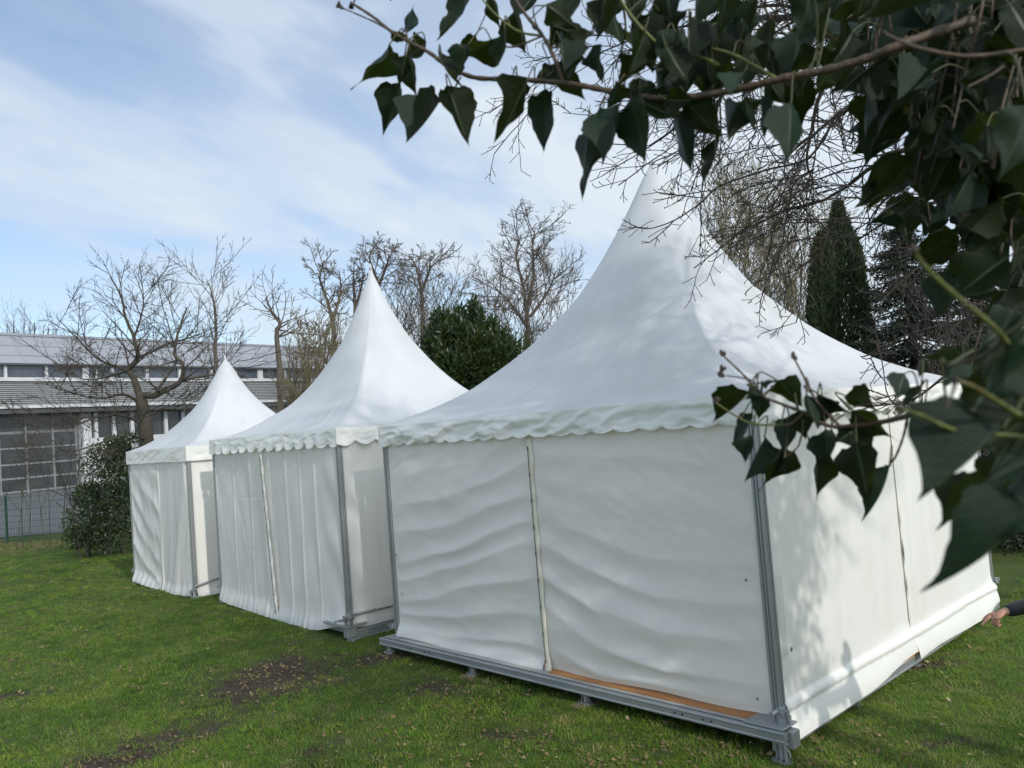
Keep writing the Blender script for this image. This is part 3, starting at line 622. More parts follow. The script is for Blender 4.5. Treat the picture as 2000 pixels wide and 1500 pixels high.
# ------------------------------------------------------------------ trees
def norm(v): return v/(np.linalg.norm(v)+1e-9)
class Grow:
    def __init__(s, seed): s.r = random.Random(seed); s.big = []; s.small = []; s.tips = []
    def perp(s, d):
        a = s.r.uniform(0, 2*math.pi); v = np.array([math.cos(a), math.sin(a), s.r.uniform(-.6, .6)]); v -= d*np.dot(v, d); return norm(v)
    def branch(s, p, d, L, r, lvl, P):
        """P: per-level dicts; wander, up, n, ang, ratio, seg, taper"""
        q = P[min(lvl, len(P)-1)]; n = max(3, int(L/q['seg'])); n = min(n, 26); step = L/n
        pts = [p]; rad = [r]; d = norm(d); bend = s.perp(d)*q.get('arc', 0)
        for i in range(n):
            d = norm(d+s.perp(d)*q['wander']*s.r.uniform(.3, 1)+np.array([0, 0, q['up']])+bend)
            p = p+d*step; pts.append(p); rad.append(max(r*(1-(1-q.get('end', .25))*(i+1)/n), q.get('minr', .002)))
        (s.big if lvl <= P[0].get('biglvl', 1) else s.small).append((np.array(pts), np.array(rad)))
        if lvl+1 < len(P):
            c = P[lvl+1]; k = c['n'] if not callable(c['n']) else c['n'](L)
            k = int(k*s.r.uniform(.75, 1.25)+.5)
            for j in range(k):
                t = c.get('from', .25)+(1-c.get('from', .25))*(j+s.r.uniform(.1, .9))/k; i = min(int(t*n), n-1)
                dd = norm(pts[i+1]-pts[i]); a = math.radians(c['ang']*s.r.uniform(.7, 1.3))
                nd = norm(dd*math.cos(a)+s.perp(dd)*math.sin(a))
                s.branch(pts[i+1], nd, L*c['ratio']*s.r.uniform(.6, 1.25)*(1-.45*t*c.get('cone', 1)), max(rad[i+1]*c.get('rr', .6), c.get('minr', .002)), lvl+1, P)
        else: s.tips.append((pts[-1], d))
        return pts, rad
    def limb(s, pts, r0, r1, P, lvl=0):
        """follow given points, then hang the deeper levels of P on it"""
        A = [np.array(p, float) for p in pts]; out = []
        for i in range(len(A)-1):
            p0 = A[max(i-1, 0)]; p1 = A[i]; p2 = A[i+1]; p3 = A[min(i+2, len(A)-1)]
            for t in np.linspace(0, 1, 5)[:-1]:
                out.append(.5*((2*p1)+(p2-p0)*t+(2*p0-5*p1+4*p2-p3)*t*t+(3*p1-p0-3*p2+p3)*t**3))
        out.append(A[-1]); out = np.array(out); n = len(out); rad = np.linspace(r0, r1, n)
        out[1:-1] += np.array([[s.r.uniform(-1, 1)*r0*.15 for _ in range(3)] for _ in range(n-2)])
        s.big.append((out, rad)); L = float(np.sum(np.linalg.norm(out[1:]-out[:-1], axis=1)))
        if lvl+1 < len(P):
            c = P[lvl+1]; k = c['n'](L) if callable(c['n']) else c['n']
            for j in range(int(k)):
                t = c.get('from', .2)+(1-c.get('from', .2))*(j+s.r.uniform(.1, .9))/k; i = min(int(t*(n-1)), n-2)
                dd = norm(out[i+1]-out[i]); a = math.radians(c['ang']*s.r.uniform(.6, 1.4)); nd = norm(dd*math.cos(a)+s.perp(dd)*math.sin(a)+np.array([0, 0, c.get('lift', 0)]))
                s.branch(out[i], nd, c.get('len', L*c['ratio'])*s.r.uniform(.6, 1.2), max(rad[i]*c.get('rr', .5), c.get('minr', .002)), lvl+1, P)
        return out
    def build(s, name, label, cat, base, mt, mtw=None, group=None, nb=7, ns=3, bigname='trunk', smallname='twigs'):
        T = thing(name, label, cat, tuple(base), 0, group); b = np.array(base)
        if s.big:
            V, F = tubes(s.big, nb); put(bigname, fmesh(bigname, V-b, F, True), mt, T)
        if s.small:
            V, F = tubes(s.small, ns); put(smallname, fmesh(smallname, V-b, F, False), mtw or mt, T)
        return T
def lv(**k):
    d = dict(wander=.2, up=.02, n=0, ang=40, ratio=.5, seg=.3, minr=.004); d.update(k); return d
def base_at(px, depth):
    """point on the ground under image column px at the given depth"""
    z = .2
    for _ in range(5):
        # find row where the ray at this depth reaches the ground height
        d0 = ray(px, 900); A = cF*0
        py = 900+(CO[2]+depth*d0[2]-z)/(depth*cU[2])*FPX; p = at(px, py, depth); z = float(gh(p[0], p[1]))
    return p

# large spreading tree in front of the hall, behind the smallest tent
def tree_spreading():
    g = Grow(11); D = 19.
    b = base_at(292, D)
    P = [lv(biglvl=1), lv(n=lambda L: 6+L*2.2, ang=55, ratio=.55, wander=.10, up=.05, seg=.16, rr=.42, minr=.008, len=.98, lift=.12),
         lv(n=9, ang=40, ratio=.58, wander=.07, up=.045, seg=.12, rr=.5, minr=.005, **{'from': .15}), lv(n=4, ang=38, ratio=.5, wander=.06, up=.03, seg=.1, rr=.6, minr=.0032)]
    def L(pts, r0, r1, lv_=0): return g.limb([at(px, py, D+dz) for px, py, dz in pts], r0*.78, r1*.6, P, lv_)
    tr = [b, at(290, 940, D), at(288, 880, D), at(284, 835, D), at(280, 800, D), at(274, 775, D)]
    g.big.append((np.array(tr), np.array([.20, .18, .165, .155, .145, .13])))
    L([(274, 778, 0), (262, 740, .1), (252, 722, .2), (268, 700, .1), (262, 660, .3), (245, 620, .5), (238, 580, .6), (215, 540, .7)], .11, .02)
    L([(276, 772, 0), (300, 772, -.1), (325, 760, -.3), (352, 745, -.4), (358, 712, -.5), (340, 690, -.4), (352, 640, -.4), (366, 600, -.3)], .11, .025)
    L([(268, 700, .1), (290, 690, .3), (325, 672, .6), (370, 660, .9), (420, 640, 1.3)], .05, .015)
    L([(255, 725, .2), (225, 715, .0), (190, 700, -.3), (150, 660, -.6), (110, 620, -.8)], .05, .012)
    L([(272, 785, 0), (240, 770, -.5), (200, 778, -1), (150, 770, -1.6), (90, 745, -2.2)], .05, .012)
    L([(282, 830, 0), (240, 812, -.6), (190, 815, -1.2), (130, 835, -1.8), (60, 830, -2.4)], .045, .010)
    L([(286, 860, 0), (250, 850, -.8), (205, 862, -1.5), (150, 880, -2.2), (80, 900, -2.8)], .04, .010)
    L([(288, 812, 0), (320, 800, .5), (360, 802, .9), (410, 790, 1.2)], .05, .014)
    L([(352, 745, -.4), (390, 735, -.2), (430, 728, .2), (470, 700, .5)], .05, .012)
    L([(262, 660, .3), (275, 620, .2), (280, 585, .1), (270, 555, 0)], .035, .010)
    L([(252, 722, .2), (215, 735, 1), (160, 740, 1.8), (100, 700, 2.4)], .04, .010)
    L([(300, 772, -.1), (330, 730, .6), (345, 700, 1.2), (330, 640, 1.6), (315, 590, 1.8)], .05, .012)
    g.build('bare_tree', 'spreading bare tree with a forked dark trunk, rising behind the smallest tent', 'tree', b, M['bark'], M['bark'], nb=7)
tree_spreading()
def tree_upright():
    g = Grow(5); D = 24.; b = base_at(424, D)
    P = [lv(biglvl=0), lv(n=lambda L: L*3.0, ang=46, ratio=.4, wander=.07, up=.075, seg=.25, rr=.36, minr=.009, len=1.5, **{'from': .35}), lv(n=6, ang=38, ratio=.42, wander=.06, up=.05, seg=.18, rr=.5, minr=.006), lv(n=3, ang=35, ratio=.4, wander=.06, up=.03, seg=.15, minr=.005)]
    g.limb([b, at(424, 860, D), at(424, 760, D), at(420, 690, D), at(422, 620, D), at(414, 575, D), at(404, 545, D)], .10, .010, P)
    g.build('bare_tree', 'upright bare sapling with long straight shoots, above the peak of the smallest tent', 'tree', b, M['bark_grey'], M['bark_grey'])
    g = Grow(15); D = 30.; b = base_at(545, D)
    P = [lv(biglvl=0), lv(n=16, ang=55, ratio=.18, wander=.25, up=.02, seg=.25, rr=.45, minr=.012, **{'from': .45}), lv(n=6, ang=45, ratio=.5, wander=.2, up=.02, seg=.2, minr=.008)]
    g.limb([b, at(547, 780, D), at(545, 700, D), at(540, 650, D), at(548, 630, D), at(530, 608, D), at(520, 580, D)], .14, .03, P)
    g.build('bare_tree', 'thin crooked bare tree poking above the hall roof between two tent peaks', 'tree', b, M['bark_grey'], M['bark_grey'])
tree_upright()
def locusts():
    """tall trees with clumped crowns far behind the tents"""
    spec = [(648, 46, [(652, 640), (640, 590), (625, 545), (632, 510)], [(650, 625), (665, 570), (662, 530)], 'tall bare tree with a forked clumpy crown, leftmost of those behind the middle tent', .45, 1),
            (692, 48, [(694, 600), (690, 555), (692, 525)], [(694, 600), (706, 560), (712, 530)], 'narrow bare tree partly hidden by the peak of the middle tent', .35, 2),
            (738, 47, [(738, 600), (735, 545), (722, 505), (728, 485)], [(738, 560), (755, 520), (760, 495)], 'bare tree with a rounded clumpy crown directly behind the middle tent peak', .5, 3),
            (824, 46, [(826, 620), (822, 560), (812, 520), (800, 500)], [(824, 570), (838, 530), (840, 505)], 'bare tree standing just right of the middle tent peak', .5, 4),
            (1022, 45, [(1032, 640), (1022, 560), (1008, 500), (1018, 460)], [(1030, 600), (1042, 540), (1040, 480), (1045, 450)], 'tallest bare tree, behind the evergreen bush between two tent roofs', .7, 5)]
    for px, D, A, B, lab, w, sd in spec:
        g = Grow(100+sd); b = base_at(px+4, D); top = A[0]
        P = [lv(biglvl=1), lv(n=lambda L: 6+L*1.6, ang=52, ratio=.4, wander=.24, up=.01, seg=.4, rr=.42, minr=.026, len=1.7*w/.5*.9, **{'from': .15}),
             lv(n=7, ang=48, ratio=.50, wander=.25, up=.03, seg=.25, rr=.5, minr=.013, **{'from': .2}), lv(n=6, ang=45, ratio=.45, wander=.25, up=.03, seg=.2, rr=.6, minr=.009, **{'from': .2}), lv(n=2, ang=42, ratio=.5, wander=.25, up=.02, seg=.15, minr=.007)]
        g.big.append((np.array([b, at(px+3, 780, D), at(px+2, 700, D), at(*A[0], D)]), np.array([.22, .19, .16, .13])))
        g.limb([at(*q, D+i*.2) for i, q in enumerate(A)], .12, .03, P); g.limb([at(*q, D-i*.3) for i, q in enumerate(B)], .10, .03, P)
        g.limb([at(px+2, 740, D), at(px-18, 690, D-1), at(px-24, 640, D-1.5)], .07, .02, P) if sd in (1, 5) else None
        if sd == 5:
            g.limb([at(1030, 640, D), at(995, 590, D), at(965, 560, D)], .1, .03, P); g.limb([at(1035, 620, D), at(1070, 570, D), at(1085, 530, D)], .1, .03, P)
        g.build('bare_tree', lab, 'tree', b, M['bark_grey'], M['bark_grey'], group='bare trees behind the tents', nb=5)
locusts()
def thicket(px0, px1, D, top, label, seed, mt, n=26, spread=.35, group=None, name='bare_shrub', rr=.02, cat='shrub', dens=7, dd=1.6):
    """many-stemmed shrub; top(px) gives the row its stems reach"""
    g = Grow(seed); r = random.Random(seed); bs = []
    for i in range(n):
        px = px0+(px1-px0)*(i+r.random())/n; D2 = D+r.uniform(-dd, dd); b = base_at(px, D2); bs.append(b)
        t = at(px+r.uniform(-25, 25), top(px)+abs(r.gauss(0, 22)), D2+r.uniform(-1, 1)); L = np.linalg.norm(t-b)
        P = [lv(biglvl=0, wander=.04, up=0, seg=.5, end=.3), lv(n=dens, ang=30, ratio=.35, wander=.12, up=.05, seg=.35, rr=.5, minr=.012 if D > 25 else .006, **{'from': .3}), lv(n=6, ang=36, ratio=.45, wander=.15, up=.03, seg=.25, minr=.009 if D > 25 else .004), lv(n=3, ang=36, ratio=.45, wander=.15, up=.03, seg=.25, minr=.008 if D > 25 else .003)]
        g.branch(b, norm(t-b), L, rr*r.uniform(.7, 1.6), 0, P)
    c = np.mean(bs, axis=0)
    return g.build(name, label, cat, c, mt, mt, group=group, nb=4, bigname='stems')
lin = lambda pts: (lambda x: float(np.interp(x, [a for a, b in pts], [b for a, b in pts])))
thicket(575, 665, 28, lin([(575, 665), (620, 650), (665, 640)]), 'bushy bare shrub left of the middle tent roof, before the hall', 21, M['twig_olive'], 13)
thicket(740, 900, 38, lin([(740, 600), (790, 560), (850, 570), (900, 590)]), 'tangle of bare shrubs between the middle tent and the evergreen bush', 22, M['bark_grey'], 34, dens=6)
thicket(935, 1120, 40, lin([(935, 545), (990, 545), (1060, 560), (1120, 530), (1160, 520)]), 'tangle of bare shrubs behind the evergreen bush, left of the largest tent', 23, M['bark_grey'], 30, dens=5)
thicket(1350, 1600, 34, lin([(1350, 480), (1400, 405), (1480, 385), (1540, 400), (1600, 470)]), 'tall budding thicket of pale olive stems, left of the cypress', 24, M['twig_olive'], 60, dens=8, cat='tree', name='budding_thicket')
0 and thicket(1730, 1790, 26, lin([(1700, 480), (1790, 450)]), 'bare straggly shrub between the cypress and the spruce', 25, M['bark_dark'], 14)
thicket(1790, 1960, 15, lin([(1790, 560), (1960, 620)]), 'tangled bare scrub in the dark corner beyond the largest tent', 26, M['bark_dark'], 12, dd=.8, rr=.010)
thicket(20, 150, 22.8, lin([(20, 860), (150, 830)]), 'low tangle of bare twigs hanging over the wire fence', 27, M['bark'], 7, dd=.7, rr=.012)
thicket(0, 95, 125, lin([(0, 628), (50, 622), (95, 634)]), 'distant bare treetops showing over the hall roof', 28, M['bark_grey'], 22, dens=5, rr=.2, cat='trees', name='treetops')
thicket(560, 640, 80, lin([(560, 655), (640, 648)]), 'far bare treetops at the right end of the hall roof', 29, M['bark_grey'], 16, dens=5, rr=.12, cat='trees', name='treetops')

# ------------------------------------------------------------------ leafy shrubs and conifers
def leaf_cloud(P, N, L, Wd, seed, up=.3, fold=.25, jit=.5, along=None):
    """one small folded leaf (2 quads) per point"""
    r = np.random.RandomState(seed); n = len(P)
    d = N*1.0+r.randn(n, 3)*jit+np.array([0, 0, up]); d /= np.linalg.norm(d, axis=1)[:, None]
    q = r.randn(n, 3); s = np.cross(d, q); s /= np.linalg.norm(s, axis=1)[:, None]; m = np.cross(s, d)
    l = (L*r.uniform(.6, 1.25, n))[:, None]; w = (Wd*r.uniform(.7, 1.2, n))[:, None]
    a = P; t = P+d*l; c1 = P+d*l*.45+s*w*.5+m*w*fold; c2 = P+d*l*.45-s*w*.5+m*w*fold
    V = np.stack([a, c1, t, c2], 1).reshape(-1, 3); i = np.arange(n)[:, None]*4
    F = np.concatenate([np.concatenate([i, i+1, i+2], 1), np.concatenate([i, i+2, i+3], 1)])
    return V, F
def lumpy(center, radii, n, seed, shell=.35, lump=.25, fr=2.2, flat=0):
    r = np.random.RandomState(seed); u = r.randn(n, 3); u /= np.linalg.norm(u, axis=1)[:, None]
    k = 1+lump*(fbm(u[:, 0]*fr+5, u[:, 1]*fr+u[:, 2]*fr*1.3, seed, 3))*1.6
    rad = (1-shell*r.rand(n)**1.6)*k
    return np.array(center)+u*rad[:, None]*np.array(radii), u
def laurel():
    D = 23.; b = base_at(932, D); top = at(925, 602, D); hgt = top[2]-b[2]; rx = 100/FPX*D
    Ps, Ns = [], []
    r = random.Random(3)
    # overlapping clumps, each its own dome of leaves, gaps between them
    for i in range(84):
        a = r.uniform(0, 2*math.pi); rr = r.random()**.5*.95; zf = (.30+.64*r.random()**.6)*(1-.22*rr*rr)
        c = b+np.array([math.cos(a)*rr*rx, math.sin(a)*rr*rx*.8, hgt*zf]); s = r.uniform(.35, .62)
        P, N = lumpy(c, (s, s, s*1.15), 560, 300+i, .5, .35, 2.5); Ps.append(P); Ns.append(N)
    for i in range(46):
        a = r.uniform(0, 6.28); rr = r.random()**.5; c = b+np.array([math.cos(a)*rr*rx*.95, math.sin(a)*rr*rx*.8, hgt*(.99-.24*rr*rr)+r.uniform(-.15, .22)])
        P, N = lumpy(c, (.13, .13, r.uniform(.25, .5)), 90, 1300+i, .9, .4, 2.5); Ps.append(P); Ns.append(N)
    P = np.concatenate(Ps); N = np.concatenate(Ns); keep = P[:, 2] < b[2]+hgt*1.12
    V, F = leaf_cloud(P[keep], N[keep], .19, .07, 8, up=.75, jit=.45)
    T = thing('evergreen_bush', 'rounded dark evergreen bush in the gap between the two larger tent roofs', 'bush', tuple(b))
    put('foliage', fmesh('foliage', V-b, F), M['laurel'], T)
    tb = [(np.array([b+[.1*math.cos(k), .1*math.sin(k), 0], b+[.5*math.cos(k*1.7), .5*math.sin(k*1.7), hgt*.4], b+[.9*math.cos(k*1.7), .8*math.sin(k*1.7), hgt*.75]]), np.array([.07, .05, .02])) for k in range(7)]
    V, F = tubes(tb, 5); put('stems', fmesh('stems', V-b, F, True), M['bark'], T)
laurel()
def hedge_left():
    D = 20.6; T = None; r = random.Random(9)
    # dark holly-like bush beside the smallest tent: (px, py, radius px) clumps
    cl = [(195, 905, 26), (215, 885, 22), (225, 930, 30), (240, 965, 34), (200, 960, 30), (180, 990, 28), (160, 1020, 26), (205, 1010, 34), (240, 1020, 34), (245, 900, 22), (250, 935, 26), (185, 1045, 24), (225, 1050, 28), (150, 1048, 18), (260, 870, 20), (232, 872, 16), (170, 965, 16), (255, 1000, 30), (270, 950, 30), (275, 1010, 30)]
    b = base_at(215, D); Ps, Ns = [], []
    for i, (x, y, q) in enumerate(cl):
        s = q*1.3/FPX*D; c = at(x, y, D+r.uniform(-.35, .5)); P, N = lumpy(c, (s, s*1.2, s), 620, 400+i, .6, .4, 2.5); Ps.append(P); Ns.append(N)
    P = np.concatenate(Ps); N = np.concatenate(Ns); k = P[:, 2] > b[2]
    V, F = leaf_cloud(P[k], N[k], .085, .05, 12, up=.2, jit=.6)
    T = thing('evergreen_bush', 'dark small-leaved evergreen bush at the left wall of the smallest tent', 'bush', tuple(b))
    put('foliage', fmesh('foliage', V-b, F), M['holly'], T)
    g = Grow(4); P = [lv(biglvl=0, wander=.1, seg=.2), lv(n=6, ang=35, ratio=.5, seg=.15, minr=.008)]
    for i in range(12): g.branch(b+np.array([r.uniform(-.6, .7), r.uniform(-.4, .4), 0]), np.array([r.uniform(-.4, .4), 0, 1]), r.uniform(1.2, 2.3), .022, 0, P)
    V, F = tubes(g.big+g.small, 4); put('stems', fmesh('stems', V-b, F), M['bark_dark'], T)
hedge_left()
def cone_tree(px, D, profile, label, name, seed, mt, n, L, Wd, lump, up, squash=.85, tips=()):
    """profile: [(row, half width px)] top to bottom; foliage in upright plumes round a trunk"""
    r = np.random.RandomState(seed); b = base_at(px, D); rows = [a for a, c in profile]; hw = [c for a, c in profile]
    ct = [at(px, y, D) for y in rows]; zs = np.array([c[2] for c in ct])[::-1]; ws = np.array(hw)[::-1]/FPX*D; xs = np.array([c[0] for c in ct])[::-1]
    zz = b[2]+.1+(zs[-1]-b[2]-.1)*r.rand(n)**.85; w = np.interp(zz, zs, ws, left=ws[0]); cx = np.interp(zz, zs, xs)
    a = r.rand(n)*2*math.pi
    pl = 1+lump*(fbm(a*2.6+np.floor(zz*.35)*0, zz*.55, seed, 3))*1.5+lump*.55*np.sin(a*9+zz*1.1)
    rad = w*(1-.30*r.rand(n)**2)*np.clip(pl, .5, 1.35)
    P = np.stack([cx+np.cos(a)*rad, b[1]+np.sin(a)*rad*squash, zz], -1); N = np.stack([np.cos(a), np.sin(a), 0*a], -1)*.5
    V, F = leaf_cloud(P, N, L, Wd, seed, up=up, jit=.35)
    T = thing(name, label, 'tree', tuple(b))
    put('foliage', fmesh('foliage', V-b, F), mt, T)
    tr = [(np.array([b, [xs[0]*.5+b[0]*.5, b[1], b[2]+(zs[-1]-b[2])*.5], [xs[-1], b[1], zs[-1]-.3]]), np.array([.16, .10, .02]))]
    V, F = tubes(tr, 7); put('trunk', fmesh('trunk', V-b, F, True), M['bark'], T)
    return T
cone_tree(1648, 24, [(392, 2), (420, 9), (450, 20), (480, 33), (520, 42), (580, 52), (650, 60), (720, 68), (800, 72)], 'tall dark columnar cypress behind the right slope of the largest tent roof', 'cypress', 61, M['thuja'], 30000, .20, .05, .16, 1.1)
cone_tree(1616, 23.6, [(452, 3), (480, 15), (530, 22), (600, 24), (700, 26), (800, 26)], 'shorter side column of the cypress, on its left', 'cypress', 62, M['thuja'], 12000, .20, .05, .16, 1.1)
def spruce(px, D, top, bottom_hw, label, seed, nt_=26, gap=.0):
    r = random.Random(seed); b = base_at(px, D); tp = at(px, top, D); Hh = tp[2]-b[2]; Ps, Ns = [], []; tb = []
    rs = np.random.RandomState(seed)
    for i in range(nt_):
        f = (i+.5)/nt_; z = b[2]+Hh*(1-f)**.9*1.0; R0 = bottom_hw/FPX*D*(f**.75)
        for k in range(7+int(5*f)):
            a = r.uniform(0, 2*math.pi); Lb = R0*r.uniform(.65, 1.15); n = int(60+150*f)
            t = rs.rand(n)**.7; x = b[0]+math.cos(a)*Lb*t; y = b[1]+math.sin(a)*Lb*t; zz = z-.35*Lb*t+.18*Lb*t*t
            wd = .10+.28*Lb*t*(1-t*.5); off = rs.randn(n)*wd*.5
            Ps.append(np.stack([x-math.sin(a)*off, y+math.cos(a)*off, zz-abs(rs.randn(n))*.10-abs(off)*.2], -1))
            Ns.append(np.tile([math.cos(a)*.6, math.sin(a)*.6, -.25], (n, 1)))
            tb.append((np.array([[b[0], b[1], z], [b[0]+math.cos(a)*Lb*.5, b[1]+math.sin(a)*Lb*.5, z-.12*Lb], [b[0]+math.cos(a)*Lb, b[1]+math.sin(a)*Lb, z-.17*Lb]]), np.array([.03, .02, .006])))
    P = np.concatenate(Ps); N = np.concatenate(Ns); V, F = leaf_cloud(P, N, .16, .045, seed, up=-.1, jit=.5)
    T = thing('spruce', label, 'tree', tuple(b)); put('foliage', fmesh('foliage', V-b, F), M['spruce'], T)
    tb.append((np.array([b, b+[0, 0, Hh*.5], b+[0, 0, Hh]]), np.array([.2, .12, .02])))
    V, F = tubes(tb, 5); put('trunk', fmesh('trunk', V-b, F, True), M['bark_dark'], T)
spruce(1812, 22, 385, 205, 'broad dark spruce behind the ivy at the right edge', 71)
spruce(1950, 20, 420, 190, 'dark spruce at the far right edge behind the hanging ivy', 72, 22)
def hedge_right():
    b = base_at(1985, 12.6); Ps, Ns = [], []; r = random.Random(5)
    for i in range(34):
        c = b+np.array([r.uniform(-1.6, 3.2), r.uniform(-.5, .9), r.uniform(.15, 2.0)]); s = r.uniform(.35, .6)
        P, N = lumpy(c, (s, s, s), 420, 500+i, .6, .4, 2.5); Ps.append(P); Ns.append(N)
    P = np.concatenate(Ps); N = np.concatenate(Ns); k = P[:, 2] > b[2]-.05
    V, F = leaf_cloud(P[k], N[k], .09, .045, 13, up=0, jit=.7)
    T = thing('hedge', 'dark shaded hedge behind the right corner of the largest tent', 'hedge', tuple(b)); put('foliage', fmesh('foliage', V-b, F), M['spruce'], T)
    tb = [(np.array([b+[r.uniform(-1.4, 3), r.uniform(-.3, .6), 0]]*1+[b+[r.uniform(-1.4, 3), r.uniform(-.3, .6), 1.8]]), np.array([.03, .01])) for _ in range(30)]
    V, F = tubes(tb, 4); put('stems', fmesh('stems', V-b, F), M['bark_dark'], T)
hedge_right()

# ------------------------------------------------------------------ the hall
def hall():
    P0 = at(0, 911, 60.); P1 = at(600, 865, 60/(1-.000472*600)); P0[2] = P1[2] = 0
    d = norm(P1-P0); n = np.array([d[1], -d[0], 0.])            # outward (towards the camera)
    if np.dot(n, -P0) < 0: n = -n
    def wp(px, py, off=0.):
        r = ray(px, py); k = ((P0+n*off-CO)@n)/(r@n); p = CO+k*r; return float((p-P0)@d), float(p[2])
    zy = .34
    T = thing('industrial_hall', 'long grey industrial hall with a band of high windows beyond the fence', 'building', (P0[0], P0[1], zy), math.atan2(d[1], d[0]))
    # local: x along the wall, y = -outward, z up
    sg = 1 if (math.cos(math.atan2(d[1], d[0])+math.pi/2)*n[0]+math.sin(math.atan2(d[1], d[0])+math.pi/2)*n[1]) < 0 else -1   # +y is inward when sg = 1
    Z = lambda py: wp(0, py)[1]-zy
    X = lambda px, py=800: wp(px, py)[0]
    x0, x1 = X(-140), X(760)
    z_base, z_fas0, z_fas1, z_sid1, z_sill, z_w1 = 0, Z(811), Z(795), Z(746), Z(740), Z(714)
    mw = mat('hall_white_frame', (.52, .53, .54), .5, noise=(1.5, (.40, .41, .42), .4, .75)); ms = mat('hall_siding_grey', (.25, .255, .26), .55, noise=[(.8, (.22, .225, .23), .4, .75, (1, 1, 3))])
    mr = mat('hall_roof_metal', (.30, .31, .335), .42, metal=.25, noise=[(.5, (.25, .26, .28), .4, .75)]); mg = mat('hall_glass', (.035, .045, .06), .12, spec=.6, noise=(1.1, (.07, .085, .10), .4, .7))
    mgd = mat('door_glass', (.025, .028, .03), .2, spec=.5, noise=(.9, (.05, .055, .055), .4, .7)); mf = mat('door_frame_grey', (.16, .165, .17), .5)
    mdf = mat('door_bars', (.19, .195, .20), .5)
    md = mat('dark_fascia', (.06, .06, .062), .6)
    def bx(nm, a, b, m, **k):
        y0, y1 = (-a[1], -b[1]) if True else 0
        lo = (min(a[0], b[0]), min(y0, y1), min(a[2], b[2])); hi = (max(a[0], b[0]), max(y0, y1), max(a[2], b[2]))
        return MB().box(lo, hi).build(nm, m, k.pop('parent', T), **k)
    # y argument: metres outward from the wall plane
    bx('wall', (x0, -8, z_base-.3), (x1, -.5, z_w1), md)
    # stepped lower canopy: siding courses leaning back
    b = MB(); nc = 12; hz = (z_sid1-z_fas1)/nc
    for i in range(nc):
        za = z_fas1+i*hz; ya = 1.15-i*.055
        V = [(x0, -(ya+.10), za+.03), (x1, -(ya+.10), za+.03), (x1, -(ya-.06), za+hz*1.05), (x0, -(ya-.06), za+hz*1.05), (x0, -(ya-.2), za+.03), (x1, -(ya-.2), za+.03)]
        b.add(V, [(0, 1, 2, 3), (4, 5, 1, 0)])
    b.build('siding', ms, T, kind='stuff')
    bx('gutter', (x0, 1.0, z_fas1-.22), (x1, 1.42, z_fas1), mw); bx('fascia', (x0, .6, z_fas0), (x1, 1.28, z_fas1-.225), md)
    bx('window_sill', (x0, .2, z_sid1), (x1, .72, z_sill+.05), mw)
    # window band
    mull = [(-130, 6), (-60, 6), (7, 5), (87, 5), (163, 11), (183, 4), (215, 5), (283, 5), (347, 5), (408, 5), (440, 4), (455, 5), (504, 9), (553, 4), (599, 4), (650, 5), (700, 5)]
    for i, (px, w) in enumerate(mull):
        xa, xb = X(px-w/2, 725), X(px+w/2, 725)
        bx('window_frame', (xa, .0, z_sill+.06), (xb, .36, z_w1-.01), mw)
        if i: bx('window_pane', (X(mull[i-1][0]+mull[i-1][1]/2, 725)+.01, .10, z_sill+.06), (xa-.01, .16, z_w1-.01), mg)
    # roof: a dark eave line then long panels leaning back to the ridge
    bx('eave_trim', (x0, .3, z_w1), (x1, .62, z_w1+.14), md)
    rows = [712, 692.5, 671.5, 647.5]; zr = [Z(r) for r in rows]; prev = (-.02, z_w1+.145)
    for i in range(3):
        slope = 2.2+.8*i; za = prev[1]; yb = prev[0]-(zr[i+1]-zr[i])*.95; zb = zr[i+1]+abs(yb)*.055+.0
        npn = 14
        for j in range(npn):
            xa = x0+(x1-x0)*j/npn+.01; xb = x0+(x1-x0)*(j+1)/npn-.01; ya = prev[0]
            V = [(xa, -ya-.0, za+.03), (xb, -ya, za+.03), (xb, -yb, zb), (xa, -yb, zb), (xa, -ya+.15, za-.12), (xb, -ya+.15, za-.12), (xb, -yb+.15, zb-.1), (xa, -yb+.15, zb-.1)]
            MB().add(V, [(0, 1, 2, 3), (4, 7, 6, 5), (0, 4, 5, 1), (1, 5, 6, 2), (2, 6, 7, 3), (3, 7, 4, 0)]).build('roof_panel', mr, T)
        prev = (yb+.0, zb)
    bx('ridge_cap', (x0, prev[0]-.5, prev[1]-.05), (x1, prev[0]+.12, prev[1]+.14), mr)
    bx('wall', (x0, -9, z_w1-.1), (x1, prev[0]-.2, prev[1]-.1), md)
    # roller doors with glazed grid (left) : columns every 53 px, rows
    cols = [-105, -52, 1, 54, 107, 152]; rws = [965, 938, 910, 878, 846, 813]
    D_ = thing_part = MB(); D_.box((X(-158), .28, 0), (X(154), .40, z_fas0)); D_ = D_.build('garage_door', mf, T)
    zz = [Z(r) for r in rws]
    for i in range(len(cols)-1):
        for j in range(len(rws)-1):
            xa, xb = X(cols[i], 880)+.10, X(cols[i+1], 880)-.10
            bx('door_pane', (xa, -.27, zz[j]+.12), (xb, -.23, zz[j+1]-.12), mgd, parent=D_)
    for c in cols: bx('door_frame', (X(c, 880)-.06, -.22, 0.02), (X(c, 880)+.06, -.16, z_fas0-.05), mdf, parent=D_)
    for z in zz[:-2]: bx('door_frame', (X(-158), -.215, z-.05), (X(153), -.17, z+.05), mdf, parent=D_)
    # pillar with rounded foot, then white wall with windows
    bx('pillar', (X(153), -.4, 0), (X(168), .55, z_fas0-.02), mw, bevel=.25)
    zs = Z(866); xa, xb = X(170), X(430)
    bx('low_wall', (xa, -.4, 0), (xb, .10, zs), mw)
    b = MB()
    for i in range(7): b.box((xa, -.16, zs*(.08+.13*i)), (xb, -.10, zs*(.08+.13*i)+.28))
